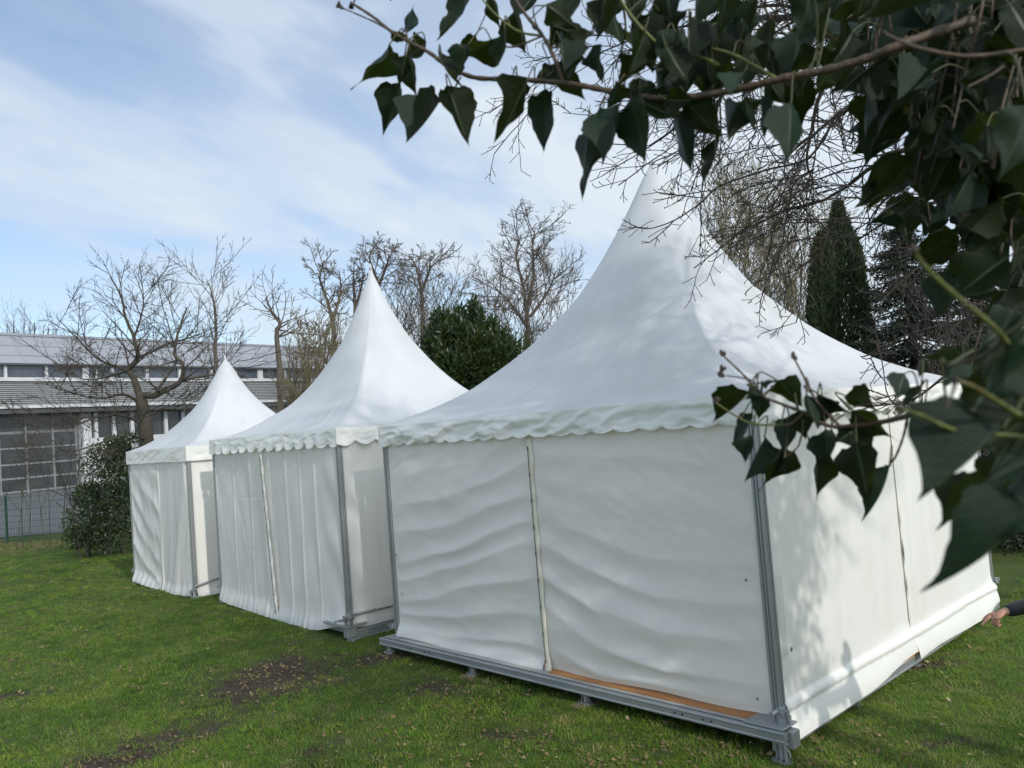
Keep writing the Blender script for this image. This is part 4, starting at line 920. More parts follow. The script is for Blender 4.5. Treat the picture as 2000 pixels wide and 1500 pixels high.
    b.build('siding', mw, T, kind='stuff')
    vs = [172, 185, 221, 256, 290, 322, 356, 395, 428]
    for i, px in enumerate(vs):
        bx('window_frame', (X(px)-.14, -.3, zs+.01), (X(px)+.14, .12, z_fas0-.02), mw)
        if i: bx('window_pane', (X(vs[i-1])+.15, -.2, zs+.01), (X(px)-.15, -.12, z_fas0-.02), mgd)
    bx('low_wall', (X(430)+.02, -.4, 0), (x1, .10, z_fas0-.02), mw)
    # slender mast on the roof
    q = wp(19, 592); MB().cyl((q[0]-.3, 4, zr[3]-.5), (q[0]-.3, 4, q[1]-zy+.6), .05, 6).build('antenna_mast', md, T)
hall()

# ------------------------------------------------------------------ wire fence at the lawn's edge
def fence():
    mg = mat('fence_green', (.018, .05, .035), .45); Y = 25.2; z0 = float(gh(-14, Y))
    T = thing('wire_fence', 'dark green welded wire fence between the lawn and the paved yard', 'fence', (-16, Y, z0))
    xs = [-21.2, -18.7, -16.2, -15.55+1.85, -11.2, -8.7, -6.2, -3.7]
    xs = [-23.3+2.5*i+.0 for i in range(9)]; off = (at(16, 1000, 25.2)[0]-(-15.8)); xs = [x+off for x in xs]
    for x in xs:
        MB().box((x+16-.03, -.03, -.1), (x+16+.03, .03, 1.45)).build('fence_post', mg, T)
    for a, b in zip(xs[:-1], xs[1:]):
        m = MB(); k = int((b-a-.08)/.05)
        for i in range(k+1):
            x = a+16+.04+(b-a-.08)*i/k; m.bar((x, 0, .05), (x, 0, 1.38), .008, .008, up=(0, 1, 0))
        for j in range(8):
            z = .06+.19*j; m.bar((a+16+.03, -.008, z), (b+16-.03, -.008, z), .010, .010); 
        m.build('fence_panel', mg, T)
fence()
# dry stalks and brown undergrowth along the fence
def undergrowth():
    r = np.random.RandomState(3); n = 9000
    x = r.uniform(-19, -4, n); y = 22.4+r.rand(n)**.8*2.6+.3*np.sin(x)
    h = r.uniform(.03, .11, n)*(1+2.5*(r.rand(n) > .985)); z = gh(x, y)
    P = np.stack([x, y, z-.01], -1); N = np.stack([r.randn(n)*.4, r.randn(n)*.4, np.ones(n)], -1)
    d = N/np.linalg.norm(N, axis=1)[:, None]; s = np.stack([r.randn(n), r.randn(n), 0*x], -1); s /= np.linalg.norm(s, axis=1)[:, None]
    w = .008; V = np.stack([P-s*w, P+s*w, P+d*h[:, None]+s*.003+r.randn(n, 3)*.03], 1).reshape(-1, 3)
    put('undergrowth', fmesh('undergrowth', V, np.arange(n*3).reshape(-1, 3)), M['drygrass'], kind='stuff', label='dry brown stalks and leaf litter along the foot of the wire fence', cat='undergrowth')
undergrowth()

# ------------------------------------------------------------------ overhanging bare tree (right), with buds
def overhang():
    g = Grow(77); r = g.r
    b = np.array([3.35, 3.6, float(gh(3.35, 3.6))])
    P = [lv(biglvl=0), lv(n=lambda L: 5+L*6, ang=48, ratio=.5, wander=.17, up=-.03, seg=.05, rr=.5, minr=.0032, len=.62, **{'from': .08}),
         lv(n=8, ang=45, ratio=.48, wander=.18, up=-.02, seg=.035, rr=.6, minr=.0021, **{'from': .15}), lv(n=3, ang=48, ratio=.4, wander=.2, up=.0, seg=.025, rr=.6, minr=.0019, **{'from': .2})]
    def L(pts, D0, D1, r0, r1, PP=P):
        n = len(pts); return g.limb([at(x, y, D0+(D1-D0)*i/(n-1)) for i, (x, y) in enumerate(pts)], r0, r1, PP)
    g.big.append((np.array([b, b+[-.05, .05, 1.2], b+[-.1, .1, 2.6], b+[-.05, .2, 3.9], b+[0, .3, 5.2]]), np.array([.16, .135, .12, .10, .07])))
    hub = b+np.array([-.05, .2, 3.9])
    for q in [((1900, 120), 3.5), ((1950, 300), 3.5), ((1930, 40), 3.6), ((1990, 420), 3.4), ((1960, -60), 3.7)]:
        e = at(*q[0], q[1]); s_ = b+np.array([-.1, .1, 2.7+random.random()*1.6]); g.big.append((np.array([s_, (s_+e)/2+[0, 0, .08], e]), np.array([.05, .035, .024])))
    L([(1930, 90), (1850, 110), (1748, 161), (1671, 206), (1632, 227), (1590, 262), (1540, 300)], 3.5, 4.0, .016, .004)
    L([(1950, -60), (1800, 0), (1685, 45), (1640, 105), (1615, 150), (1594, 210), (1583, 266), (1576, 315), (1590, 360)], 3.7, 3.9, .018, .004)
    L([(1950, 280), (1860, 280), (1755, 297), (1695, 332), (1650, 367), (1597, 395), (1527, 413)], 3.5, 4.1, .015, .004)
    L([(1950, 310), (1850, 330), (1755, 370), (1713, 408), (1690, 450)], 3.4, 3.8, .010, .003, [P[0], dict(P[1], len=.35), P[2], P[3]])
    L([(1632, 227), (1580, 308), (1496, 332), (1405, 364), (1370, 395), (1317, 430), (1262, 447), (1220, 432)], 3.9, 4.2, .006, .0022, [P[0], dict(P[1], n=lambda L: 3+L*2.6, len=.22), P[2]])
    L([(1590, 330), (1552, 357), (1541, 402), (1530, 460)], 3.9, 4.0, .006, .002)
    L([(1748, 161), (1660, 150), (1560, 100), (1450, 90), (1380, 110), (1300, 140)], 3.7, 4.3, .010, .003)
    L([(1800, 0), (1700, -10), (1600, 20), (1500, 10), (1400, 40), (1290, 60), (1180, 100), (1150, 130)], 3.8, 4.5, .012, .002)
    L([(1600, 20), (1520, 60), (1440, 130), (1390, 200), (1350, 270)], 4.0, 4.2, .007, .002)
    L([(1300, 140), (1240, 200), (1180, 225), (1100, 220)], 4.2, 4.5, .004, .0018, [P[0], dict(P[1], n=6, len=.15), P[2]])
    L([(1990, 420), (1900, 430), (1850, 470), (1810, 520)], 3.3, 3.6, .010, .003, [P[0], dict(P[1], len=.35), P[2], P[3]])
    L([(1990, 430), (1880, 400), (1800, 400), (1720, 440), (1660, 480)], 3.4, 3.8, .010, .003)
    L([(1990, 600), (1900, 620), (1820, 640), (1760, 660), (1700, 700), (1680, 695)], 3.3, 3.7, .006, .002, [P[0], dict(P[1], n=6, len=.2), P[2]])
    L([(1990, 700), (1860, 730), (1800, 770), (1760, 790), (1735, 775), (1725, 720)], 3.2, 3.6, .007, .002, [P[0], dict(P[1], n=10, len=.22), P[2]])
    # limbs that reach over the camera's side of the tents (out of frame, above)
    for q in [((1200, -350), 3.5), ((1500, -300), 4.0), ((1750, -200), 4.6), ((1900, -250), 3.9), ((900, -500), 3.0)]:
        e = at(*q[0], q[1]); s_ = b+np.array([0, .25, 4.4]); g.limb([s_, s_*.66+e*.34+[0, 0, .25], s_*.33+e*.67+[0, 0, .25], e], .04, .006, [P[0], dict(P[1], len=.9, n=10, minr=.004), dict(P[2], n=6), dict(P[3], n=2)])
    top = b+np.array([0, .3, 5.2]); Pc = [lv(biglvl=1), lv(n=9, ang=45, ratio=.5, wander=.16, up=.03, seg=.2, rr=.5, minr=.010, **{'from': .2}), lv(n=7, ang=42, ratio=.5, wander=.16, up=.02, seg=.15, rr=.5, minr=.006, **{'from': .1}), lv(n=6, ang=42, ratio=.5, wander=.16, up=.02, seg=.12, rr=.5, minr=.004, **{'from': .1})]
    for i in range(13):
        a = 2.1+i*.48 if i < 9 else i*1.7; zr = (3.9, 5.2)[i % 2]; s_ = b+np.array([0, .25, zr]); Lb = 3.2+.9*math.sin(i*2.3); el = .55+.35*math.sin(i*1.3)
        e = s_+np.array([math.cos(a)*math.cos(el), math.sin(a)*math.cos(el), math.sin(el)])*Lb; g.limb([s_, s_*.6+e*.4+[0, 0, .2], e], .07, .015, Pc)
    g.limb([top, top+[.1, .1, 1.6], top+[-.1, .2, 3.2]], .07, .02, Pc)
    T = g.build('overhanging_tree', 'bare budding tree whose dark twigs hang across the sky at the upper right', 'tree', b, M['bark_dark'], M['bark_dark'], nb=6, ns=3)
    # buds: small pointed knobs at twig ends
    V0 = np.array([[0, 0, -.6], [.45, 0, 0], [-.22, .4, 0], [-.22, -.4, 0], [0, 0, .9]]); F0 = [(0, 2, 1), (0, 3, 2), (0, 1, 3), (4, 1, 2), (4, 2, 3), (4, 3, 1)]
    tips = g.tips; Vs, Fs = [], []
    for i, (p, d) in enumerate(tips):
        Vs.append(V0*.0055*r.uniform(.7, 1.35)*np.array([1, 1, 1.3])+p+d*.003); Fs += [tuple(a+i*5 for a in f) for f in F0]
    put('buds', fmesh('buds', np.concatenate(Vs)-b, np.array(Fs)), M['bark_dark'], T, kind='stuff')
    # unseen ivy on trunk and crown, added to shade the tent roof
    Ps, Ns = [], []; q = random.Random(4)
    for i in range(64):
        z = q.uniform(2.2, 7.8) ; c = b+np.array([q.uniform(-1, 1)*(.5+.20*max(0, z-3.5)), q.uniform(-.1, 1)*(.4+.25*max(0, z-3.5)), z]); s_ = q.uniform(.25, .5)
        if z < 4.6: c[0] += .25
        P_, N_ = lumpy(c, (s_, s_, s_), 150, 700+i, .8, .4, 2.5); Ps.append(P_); Ns.append(N_)
    V, F = leaf_cloud(np.concatenate(Ps), np.concatenate(Ns), .085, .065, 77, up=-.5, jit=.7)
    put('shade_ivy', fmesh('shade_ivy', V-b, F), M['ivy'], T, kind='stuff')
overhang()

# ------------------------------------------------------------------ ivy
def leaf_mesh(seed, lobed, fold, curl, wave, twist=0.):
    r = random.Random(seed)
    prof = [(0, .03), (.05, .17), (.13, .32), (.25, .43), (.38, .455), (.52, .39), (.66, .27), (.79, .15), (.90, .055), (1, .002)]
    if lobed == 1: prof = [(-.03, .06), (.03, .26), (.12, .44), (.22, .53), (.32, .47), (.43, .37), (.56, .31), (.70, .22), (.82, .12), (.92, .045), (1, .002)]
    if lobed == 2: prof = [(0, .03), (.06, .18), (.16, .34), (.28, .43), (.38, .47), (.48, .42), (.58, .31), (.71, .18), (.84, .08), (.93, .03), (1, .002)]
    pt = np.array([a for a, b in prof]); pw_ = np.array([b for a, b in prof]); tt = np.concatenate([np.linspace(pt[0], pt[0]+.12, 4)[:-1], np.linspace(pt[0]+.12, 1, 13)])
    wv = np.interp(tt, pt, pw_); wv[1:-1] = (wv[:-2]+4*wv[1:-1]+wv[2:])/6; prof = list(zip(tt, wv))
    xs = (-1, -.62, -.07, 0, .07, .62, 1); V = []
    asym = r.uniform(-.12, .12)
    for k, (t, w) in enumerate(prof):
        for x in xs:
            ww = w*(1+asym*x)*(1+.05*math.sin(k*2.1+seed)); X = x*ww
            Y = t-(.05*abs(x) if t > .1 else -.02*abs(x))
            z = -fold*abs(X)*1.0-fold*.5*X*X+wave*.075*math.sin(t*8+seed*1.7+2.2*x)*abs(x)*min(1, 4*t)*min(1, 2.2*(1-t))-curl*t*t*.5+.035*math.exp(-(x/.12)**2)*(-1)*.3
            a = twist*.4*t; X, z = X*math.cos(a)-z*math.sin(a), X*math.sin(a)+z*math.cos(a)
            V.append((X, Y, z))
    n = len(xs); F = []; mi = []
    for k in range(len(prof)-1):
        for j in range(n-1):
            F.append((k*n+j, k*n+j+1, (k+1)*n+j+1, (k+1)*n+j)); mi.append(1 if j in (2, 3) and k < len(prof)-4 else 0)
    me = fmesh('leaf', V, F, True); me.materials.append(M['ivy_b'] if seed % 3 == 0 else M['ivy']); me.materials.append(M['vein'])
    me.polygons.foreach_set('material_index', np.array(mi, dtype=np.int32)); me.update()
    return me
LEAF = [leaf_mesh(i, (0, 2, 0, 1, 0, 2, 0, 0, 1, 2, 0, 2)[i], (.25, .5, .7, .15, .45, .3, .9, .35, .3, .6, .2, .4)[i], (.25, -.2, .5, .2, .7, .1, .3, -.3, .45, .6, .1, .9)[i], (.6, 1, .8, 1.2, .7, 1.1, .8, 1.3, .9, .6, 1.2, .8)[i], (0, .5, -.4, .2, .8, -.7, 0, .3, -.3, .9, -.2, .6)[i]) for i in range(12)]
for _m in (M['ivy'], M['ivy_b']):        # side veins, drawn across each blade from its midrib
    t = _m.node_tree; L = t.links.new; p = t.nodes['Principled BSDF']; src_ = p.inputs['Base Color'].links[0].from_socket
    tc = nn(t, 'ShaderNodeTexCoord'); sx = nn(t, 'ShaderNodeSeparateXYZ'); L(tc.outputs['Object'], sx.inputs[0])
    ab = nn(t, 'ShaderNodeMath', operation='ABSOLUTE'); L(sx.outputs[0], ab.inputs[0]); m1 = nn(t, 'ShaderNodeMath', operation='MULTIPLY_ADD', i1=-1.1); L(ab.outputs[0], m1.inputs[0]); L(sx.outputs[1], m1.inputs[2])
    m2 = nn(t, 'ShaderNodeMath', operation='PINGPONG', i1=.075); L(m1.outputs[0], m2.inputs[0]); mr = nn(t, 'ShaderNodeMapRange', clamp=True); mr.inputs[1].default_value = .008; mr.inputs[2].default_value = .0; mr.inputs[3].default_value = 0; mr.inputs[4].default_value = .75; L(m2.outputs[0], mr.inputs[0])
    mx = nn(t, 'ShaderNodeMix', data_type='RGBA'); L(mr.outputs[0], mx.inputs[0]); L(src_, mx.inputs[6]); mx.inputs[7].default_value = (.028, .050, .018, 1); L(mx.outputs[2], p.inputs['Base Color'])
def place_leaf(T, o, b, t, wfrac, r, li=None, face=None, roll=None):
    """b base point, t tip point (world); wfrac: how broadside the blade is seen (0..1)"""
    b = np.array(b); t = np.array(t); y = t-b; L = np.linalg.norm(y); y /= L
    toc = norm(CO-(b+t)/2)*(1 if (face if face is not None else r.random() < .35) else -1)
    z = norm(toc-y*np.dot(toc, y)); a = math.acos(max(.05, min(1, wfrac)))*(1 if r.random() < .5 else -1)
    x = np.cross(y, z); x2 = x*math.cos(a)+z*math.sin(a); z2 = np.cross(x2, y)
    me = LEAF[r.randrange(12) if li is None else li]; c = put('leaf', me, None, T)
    sw = L*r.uniform(.74, .92)
    Mx = Matrix(((x2[0]*sw, y[0]*L, z2[0]*L, b[0]-o[0]), (x2[1]*sw, y[1]*L, z2[1]*L, b[1]-o[1]), (x2[2]*sw, y[2]*L, z2[2]*L, b[2]-o[2]), (0, 0, 0, 1)))
    c.matrix_local = Mx
    return c
def interp_pts(pts, n=8):
    A = [np.array(p, float) for p in pts]; out = []
    for i in range(len(A)-1):
        p0 = A[max(i-1, 0)]; p1 = A[i]; p2 = A[i+1]; p3 = A[min(i+2, len(A)-1)]
        for t in np.linspace(0, 1, n, endpoint=False):
            out.append(.5*((2*p1)+(p2-p0)*t+(2*p0-5*p1+4*p2-p3)*t*t+(3*p1-p0-3*p2+p3)*t**3))
    out.append(A[-1]); return np.array(out)
class Ivy:
    def __init__(s, label, seed, origin, cat='ivy'):
        s.r = random.Random(seed); s.o = np.array(origin); s.T = thing('ivy_branch', label, cat, tuple(origin)); s.st = []; s.yg = []; s.ys = []; s.nodes = []; s.bud = []; s.n = 0
    def stem(s, pts, r0, r1, young=False, dep=None):
        """pts: (px, py, depth)"""
        A = interp_pts([at(*p) for p in pts]); n = len(A); rad = np.linspace(r0, r1, n)*(1+.12*np.sin(np.arange(n)*1.9)); (s.yg if young else s.st).append((A, rad)); s.nodes += list(A); return A
    def leaf(s, px0, py0, px1, py1, w, D, dz=0., li=None, face=None, pet=True, ddp=0.):
        L = math.hypot(px1-px0, py1-py0); b = at(px0, py0, D); t = at(px1, py1, D+dz)
        place_leaf(s.T, s.o, b, t, min(1, w/(L*.86)), s.r, li, face); s.n += 1
        if pet and s.nodes:
            N = np.array(s.nodes); k = N[np.argmin(np.linalg.norm(N-b, axis=1))]; q = norm(b-t)
            if np.linalg.norm(k-b) < .14: s.ys.append((interp_pts([k, (k+b)/2+q*.012+[0, 0, .004], b+(t-b)*.04], 4), np.full(9, .0008)))
    def strand(s, pts, r0, r1, sp, Ls, wild=.6, down=1.0, face=None, lo=.35):
        """a leafy shoot: leaves set alternately along it, blades hanging"""
        A = s.stem(pts, r0, r1); d = np.linalg.norm(A[1:]-A[:-1], axis=1); tot = d.sum(); cum = np.concatenate([[0], np.cumsum(d)]); x = sp*.5; k = 0
        while x < tot:
            i = min(int(np.searchsorted(cum, x)), len(A)-1); p = A[i]; tg = norm(A[min(i+1, len(A)-1)]-A[max(i-1, 0)])
            L = s.r.uniform(*Ls); side = np.cross(tg, np.array([0, .8, .4])); side = norm(side)*(1 if k % 2 else -1)
            out = norm(side*s.r.uniform(.2, 1)+np.array([0, 0, -down*s.r.uniform(.4, 1.2)])+np.array([s.r.uniform(-wild, wild), s.r.uniform(-wild, wild), s.r.uniform(-wild, wild)*.6]))
            pl = L*s.r.uniform(.25, .7); b = p+norm(out+side*.5+[0, 0, .5])*pl; t = b+out*L
            place_leaf(s.T, s.o, b, t, s.r.uniform(lo, 1), s.r, None, face); s.n += 1
            s.ys.append((interp_pts([p, (p+b)/2+[0, 0, .006], b+out*L*.04], 3), np.full(7, .0008)))
            x += sp*s.r.uniform(.6, 1.4); k += 1
    def done(s):
        for A, rad in s.st: V, F = tubes([(A, rad)], 7); put('stem', fmesh('stem', V-s.o, F, True), M['ivy_stem'], s.T)
        if s.ys: V, F = tubes(s.ys, 4); put('leaf_stalks', fmesh('leaf_stalks', V-s.o, F, True), M['ivy_stalk'], s.T, kind='stuff')
        for A, rad in s.yg: V, F = tubes([(A, rad)], 6); put('young_stem', fmesh('young_stem', V-s.o, F, True), M['ivy_young'], s.T)
        if s.bud:
            for p, q in s.bud:
                b = MB()
                for i in range(5):
                    dv = np.array([s.r.uniform(-1, 1), s.r.uniform(-1, 1), s.r.uniform(-1, 1)])*q*.5; c = p+dv-s.o; b.cyl(c, c+np.array([.1, 0, 1])*q*.7, q*.45, 6, r2=q*.25)
                b.build('flower_bud', M['bark_dark'], s.T, kind='stuff')
        return s.n
# A: the long spray reaching left across the top
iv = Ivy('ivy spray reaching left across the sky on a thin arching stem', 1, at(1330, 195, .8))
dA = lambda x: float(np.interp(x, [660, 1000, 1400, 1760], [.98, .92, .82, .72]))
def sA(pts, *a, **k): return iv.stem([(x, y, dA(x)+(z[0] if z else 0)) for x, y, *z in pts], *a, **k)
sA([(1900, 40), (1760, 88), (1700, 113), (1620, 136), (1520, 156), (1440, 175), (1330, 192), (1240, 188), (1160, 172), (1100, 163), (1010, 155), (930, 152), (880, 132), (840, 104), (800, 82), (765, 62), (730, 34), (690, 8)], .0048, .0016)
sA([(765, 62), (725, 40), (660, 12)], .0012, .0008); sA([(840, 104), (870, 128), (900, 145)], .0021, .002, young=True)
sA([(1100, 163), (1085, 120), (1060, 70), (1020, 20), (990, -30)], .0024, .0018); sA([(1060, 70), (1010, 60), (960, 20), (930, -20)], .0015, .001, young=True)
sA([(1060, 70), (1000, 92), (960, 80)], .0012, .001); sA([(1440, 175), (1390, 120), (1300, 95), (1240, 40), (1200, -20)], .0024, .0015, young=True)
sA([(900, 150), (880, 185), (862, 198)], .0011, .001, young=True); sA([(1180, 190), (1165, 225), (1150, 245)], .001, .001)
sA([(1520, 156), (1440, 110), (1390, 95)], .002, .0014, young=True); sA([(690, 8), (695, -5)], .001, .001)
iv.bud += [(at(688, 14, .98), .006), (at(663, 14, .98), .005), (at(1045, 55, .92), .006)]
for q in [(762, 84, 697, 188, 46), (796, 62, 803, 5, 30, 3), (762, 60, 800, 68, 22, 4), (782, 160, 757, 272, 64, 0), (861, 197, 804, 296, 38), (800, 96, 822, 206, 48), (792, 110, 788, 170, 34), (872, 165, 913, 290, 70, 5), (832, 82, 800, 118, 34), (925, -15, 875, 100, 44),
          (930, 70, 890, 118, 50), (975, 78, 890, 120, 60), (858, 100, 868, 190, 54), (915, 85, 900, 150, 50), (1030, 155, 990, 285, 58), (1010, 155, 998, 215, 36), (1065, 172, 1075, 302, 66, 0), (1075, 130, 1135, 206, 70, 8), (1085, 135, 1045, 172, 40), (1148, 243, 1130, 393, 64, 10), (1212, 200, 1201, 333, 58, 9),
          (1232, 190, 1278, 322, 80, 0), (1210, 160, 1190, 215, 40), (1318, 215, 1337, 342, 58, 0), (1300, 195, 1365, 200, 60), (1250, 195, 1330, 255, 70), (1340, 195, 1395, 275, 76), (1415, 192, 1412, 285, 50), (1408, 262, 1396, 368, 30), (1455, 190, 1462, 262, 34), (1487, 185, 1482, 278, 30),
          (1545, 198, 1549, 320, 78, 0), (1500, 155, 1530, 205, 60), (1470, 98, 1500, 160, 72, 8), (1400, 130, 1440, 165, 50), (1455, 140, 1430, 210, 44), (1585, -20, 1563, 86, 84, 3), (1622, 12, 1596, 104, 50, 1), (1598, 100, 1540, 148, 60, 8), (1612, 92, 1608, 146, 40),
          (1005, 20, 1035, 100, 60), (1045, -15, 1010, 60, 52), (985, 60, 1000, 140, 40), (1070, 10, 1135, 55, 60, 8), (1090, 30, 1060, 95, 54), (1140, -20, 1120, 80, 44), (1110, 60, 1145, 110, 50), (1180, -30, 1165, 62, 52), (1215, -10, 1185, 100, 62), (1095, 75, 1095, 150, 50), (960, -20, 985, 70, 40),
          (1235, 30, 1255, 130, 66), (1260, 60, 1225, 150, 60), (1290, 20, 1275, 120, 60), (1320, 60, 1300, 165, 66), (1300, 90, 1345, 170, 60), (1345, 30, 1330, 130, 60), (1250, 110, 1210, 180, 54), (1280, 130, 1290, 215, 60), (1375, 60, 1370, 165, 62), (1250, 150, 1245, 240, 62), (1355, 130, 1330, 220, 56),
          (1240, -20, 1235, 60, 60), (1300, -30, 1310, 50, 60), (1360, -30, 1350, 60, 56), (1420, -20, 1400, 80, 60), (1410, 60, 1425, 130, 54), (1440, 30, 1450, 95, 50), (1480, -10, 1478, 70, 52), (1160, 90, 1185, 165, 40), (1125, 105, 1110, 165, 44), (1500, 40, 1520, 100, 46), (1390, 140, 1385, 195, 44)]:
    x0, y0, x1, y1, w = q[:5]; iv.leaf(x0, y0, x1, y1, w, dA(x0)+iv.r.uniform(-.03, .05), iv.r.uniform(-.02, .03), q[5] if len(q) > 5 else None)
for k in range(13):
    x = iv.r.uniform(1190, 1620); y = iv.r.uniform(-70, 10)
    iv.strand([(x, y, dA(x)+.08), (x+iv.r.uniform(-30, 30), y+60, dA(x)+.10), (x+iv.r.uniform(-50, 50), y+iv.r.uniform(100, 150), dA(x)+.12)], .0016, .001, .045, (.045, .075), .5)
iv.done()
# B: lower spray in front of the largest tent
iv = Ivy('ivy sprig with three flower stalks hanging in front of the largest tent', 2, at(1640, 830, .78))
dB = lambda x: float(np.interp(x, [1400, 1700, 1850, 2000], [.82, .74, .64, .52]))
def sB(pts, *a, **k): return iv.stem([(x, y, dB(x)) for x, y in pts], *a, **k)
sB([(2050, 740), (1960, 770), (1860, 790), (1800, 798), (1772, 812), (1724, 824), (1680, 830), (1620, 832), (1570, 806), (1524, 788), (1488, 772), (1452, 732), (1414, 696)], .0034, .0009)
sB([(1488, 772), (1470, 745), (1450, 738), (1408, 733)], .0008, .0006); sB([(1640, 832), (1600, 790), (1584, 764), (1566, 728), (1550, 698)], .0014, .0009)
sB([(1524, 830), (1500, 830), (1464, 826), (1430, 808), (1400, 788)], .001, .0009, young=True); sB([(1570, 806), (1545, 828), (1524, 830)], .0014, .001)
sB([(1772, 812), (1765, 850), (1750, 890), (1738, 905)], .0011, .001); sB([(1620, 832), (1660, 800), (1690, 790), (1740, 785)], .0008, .0006)
sB([(1570, 820), (1560, 870), (1530, 895)], .0009, .0007)
for p in ((1414, 694), (1408, 734), (1412, 722), (1550, 698), (1399, 786)): iv.bud.append((at(*p, dB(p[0])), .005))
for q in [(1466, 764, 1407, 840, 28), (1495, 772, 1452, 792, 20), (1470, 806, 1437, 877, 36, 0), (1485, 772, 1478, 824, 42), (1518, 742, 1570, 800, 62, 10), (1486, 748, 1520, 736, 12), (1495, 852, 1440, 938, 44), (1530, 868, 1494, 967, 50, 7), (1542, 812, 1537, 892, 56, 0), (1560, 800, 1575, 862, 56), (1606, 775, 1598, 842, 60, 3), (1596, 768, 1665, 792, 38),
          (1612, 838, 1626, 920, 54, 0), (1590, 880, 1603, 977, 36, 1), (1650, 772, 1716, 800, 46), (1662, 800, 1757, 858, 74, 5), (1690, 822, 1626, 872, 62), (1672, 862, 1702, 988, 98, 10), (1740, 905, 1722, 1030, 50, 9), (1766, 728, 1756, 780, 38, 0), (1800, 752, 1776, 808, 26), (1575, 770, 1590, 845, 40), (1640, 838, 1660, 872, 40), (1470, 850, 1460, 905, 40), (1800, 700, 1790, 745, 24)]:
    x0, y0, x1, y1, w = q[:5]; iv.leaf(x0, y0, x1, y1, w, dB(x0)+iv.r.uniform(-.02, .03), iv.r.uniform(-.015, .015), q[5] if len(q) > 5 else None, face=iv.r.random() < .6)
iv.done()
# C: dense curtain at the upper right
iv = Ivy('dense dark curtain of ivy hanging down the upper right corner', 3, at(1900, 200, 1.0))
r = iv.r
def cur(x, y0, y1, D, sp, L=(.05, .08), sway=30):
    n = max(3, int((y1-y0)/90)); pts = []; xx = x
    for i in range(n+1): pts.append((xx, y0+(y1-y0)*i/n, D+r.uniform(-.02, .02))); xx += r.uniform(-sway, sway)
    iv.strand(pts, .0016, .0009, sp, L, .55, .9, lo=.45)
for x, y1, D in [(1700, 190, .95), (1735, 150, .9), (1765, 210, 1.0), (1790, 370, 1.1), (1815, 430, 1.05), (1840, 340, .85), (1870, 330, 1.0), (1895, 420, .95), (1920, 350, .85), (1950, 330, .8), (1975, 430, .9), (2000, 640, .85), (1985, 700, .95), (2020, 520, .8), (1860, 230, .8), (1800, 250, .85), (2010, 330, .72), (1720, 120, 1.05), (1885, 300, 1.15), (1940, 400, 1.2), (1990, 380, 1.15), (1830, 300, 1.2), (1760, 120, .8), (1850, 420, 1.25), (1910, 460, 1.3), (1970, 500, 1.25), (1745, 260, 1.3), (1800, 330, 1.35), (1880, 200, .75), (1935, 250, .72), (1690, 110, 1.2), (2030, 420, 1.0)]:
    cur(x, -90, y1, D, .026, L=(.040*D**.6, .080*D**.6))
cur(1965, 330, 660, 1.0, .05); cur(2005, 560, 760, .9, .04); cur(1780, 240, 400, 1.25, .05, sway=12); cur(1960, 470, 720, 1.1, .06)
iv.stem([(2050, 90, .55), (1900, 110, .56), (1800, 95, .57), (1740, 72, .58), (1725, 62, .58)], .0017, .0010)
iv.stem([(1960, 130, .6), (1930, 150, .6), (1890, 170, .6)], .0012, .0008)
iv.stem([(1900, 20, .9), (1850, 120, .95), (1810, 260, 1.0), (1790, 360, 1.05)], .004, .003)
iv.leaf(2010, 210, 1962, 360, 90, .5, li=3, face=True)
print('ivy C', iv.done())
# D: blurred near shoots at the lower right
iv = Ivy('out-of-focus large ivy leaves and yellow-green shoot at the right edge', 4, at(1950, 850, .42))
iv.stem([(1784, 492, .36), (1815, 530, .37), (1870, 580, .38), (1925, 625, .39), (1960, 660, .40), (2040, 760, .42)], .0010, .0015, young=True)
iv.stem([(1752, 798, .40), (1800, 812, .40), (1850, 835, .40), (1900, 850, .41), (1960, 850, .42), (2060, 860, .42)], .0010, .0013, young=True)
iv.stem([(1870, 745, .38), (1900, 755, .38), (1950, 785, .39), (1990, 810, .4), (2060, 840, .42)], .0011, .0014, young=True)
iv.stem([(1960, 660, .40), (1930, 690, .41), (1890, 705, .42), (1850, 715, .44)], .0010, .0008); iv.stem([(1866, 750, .38), (1856, 780, .38), (1848, 800, .38)], .0008, .0006)
iv.bud += [(at(1782, 490, .36), .0035), (at(1868, 745, .38), .003), (at(1755, 795, .40), .003)]
for q in [(1965, 830, 1818, 1002, 80, .40, 6, True), (2035, 975, 1878, 1212, 96, .38, 9, True), (2060, 940, 1841, 1070, 112, .385, 3, True), (1935, 925, 1862, 1062, 62, .46, 2, False), (1955, 720, 1856, 858, 120, .44, 10, False), (1850, 800, 1870, 880, 96, .44, 0, False), (2030, 690, 1900, 790, 130, .40, 3, False), (2040, 660, 2010, 800, 90, .38, 3, True), (2000, 820, 1900, 870, 80, .45, 2, False),
          (2040, 880, 1920, 960, 100, .46, 0, False), (1960, 655, 1880, 730, 60, .42, 4, False), (2010, 740, 1950, 870, 90, .5, 7, False), (2040, 980, 1960, 1060, 60, .5, 1, False), (2010, 600, 1985, 700, 60, .55, 6, False), (1875, 700, 1800, 720, 40, .55, 4, True), (2060, 1060, 2000, 1150, 60, .45, 9, True), (1945, 880, 1960, 980, 60, .55, 7, False), (1880, 690, 1830, 760, 50, .6, 0, False), (2030, 620, 1990, 720, 70, .6, 0, False)]:
    x0, y0, x1, y1, w, D, li, fc = q; iv.leaf(x0, y0, x1, y1, w, D, iv.r.uniform(-.01, .01), li, fc)
for k in range(4): iv.strand([(2060, 640+k*90, .75), (1980, 650+k*90, .75), (1900+k*12, 690+k*70, .78)], .0018, .001, .04, (.05, .07), .5)
iv.done()

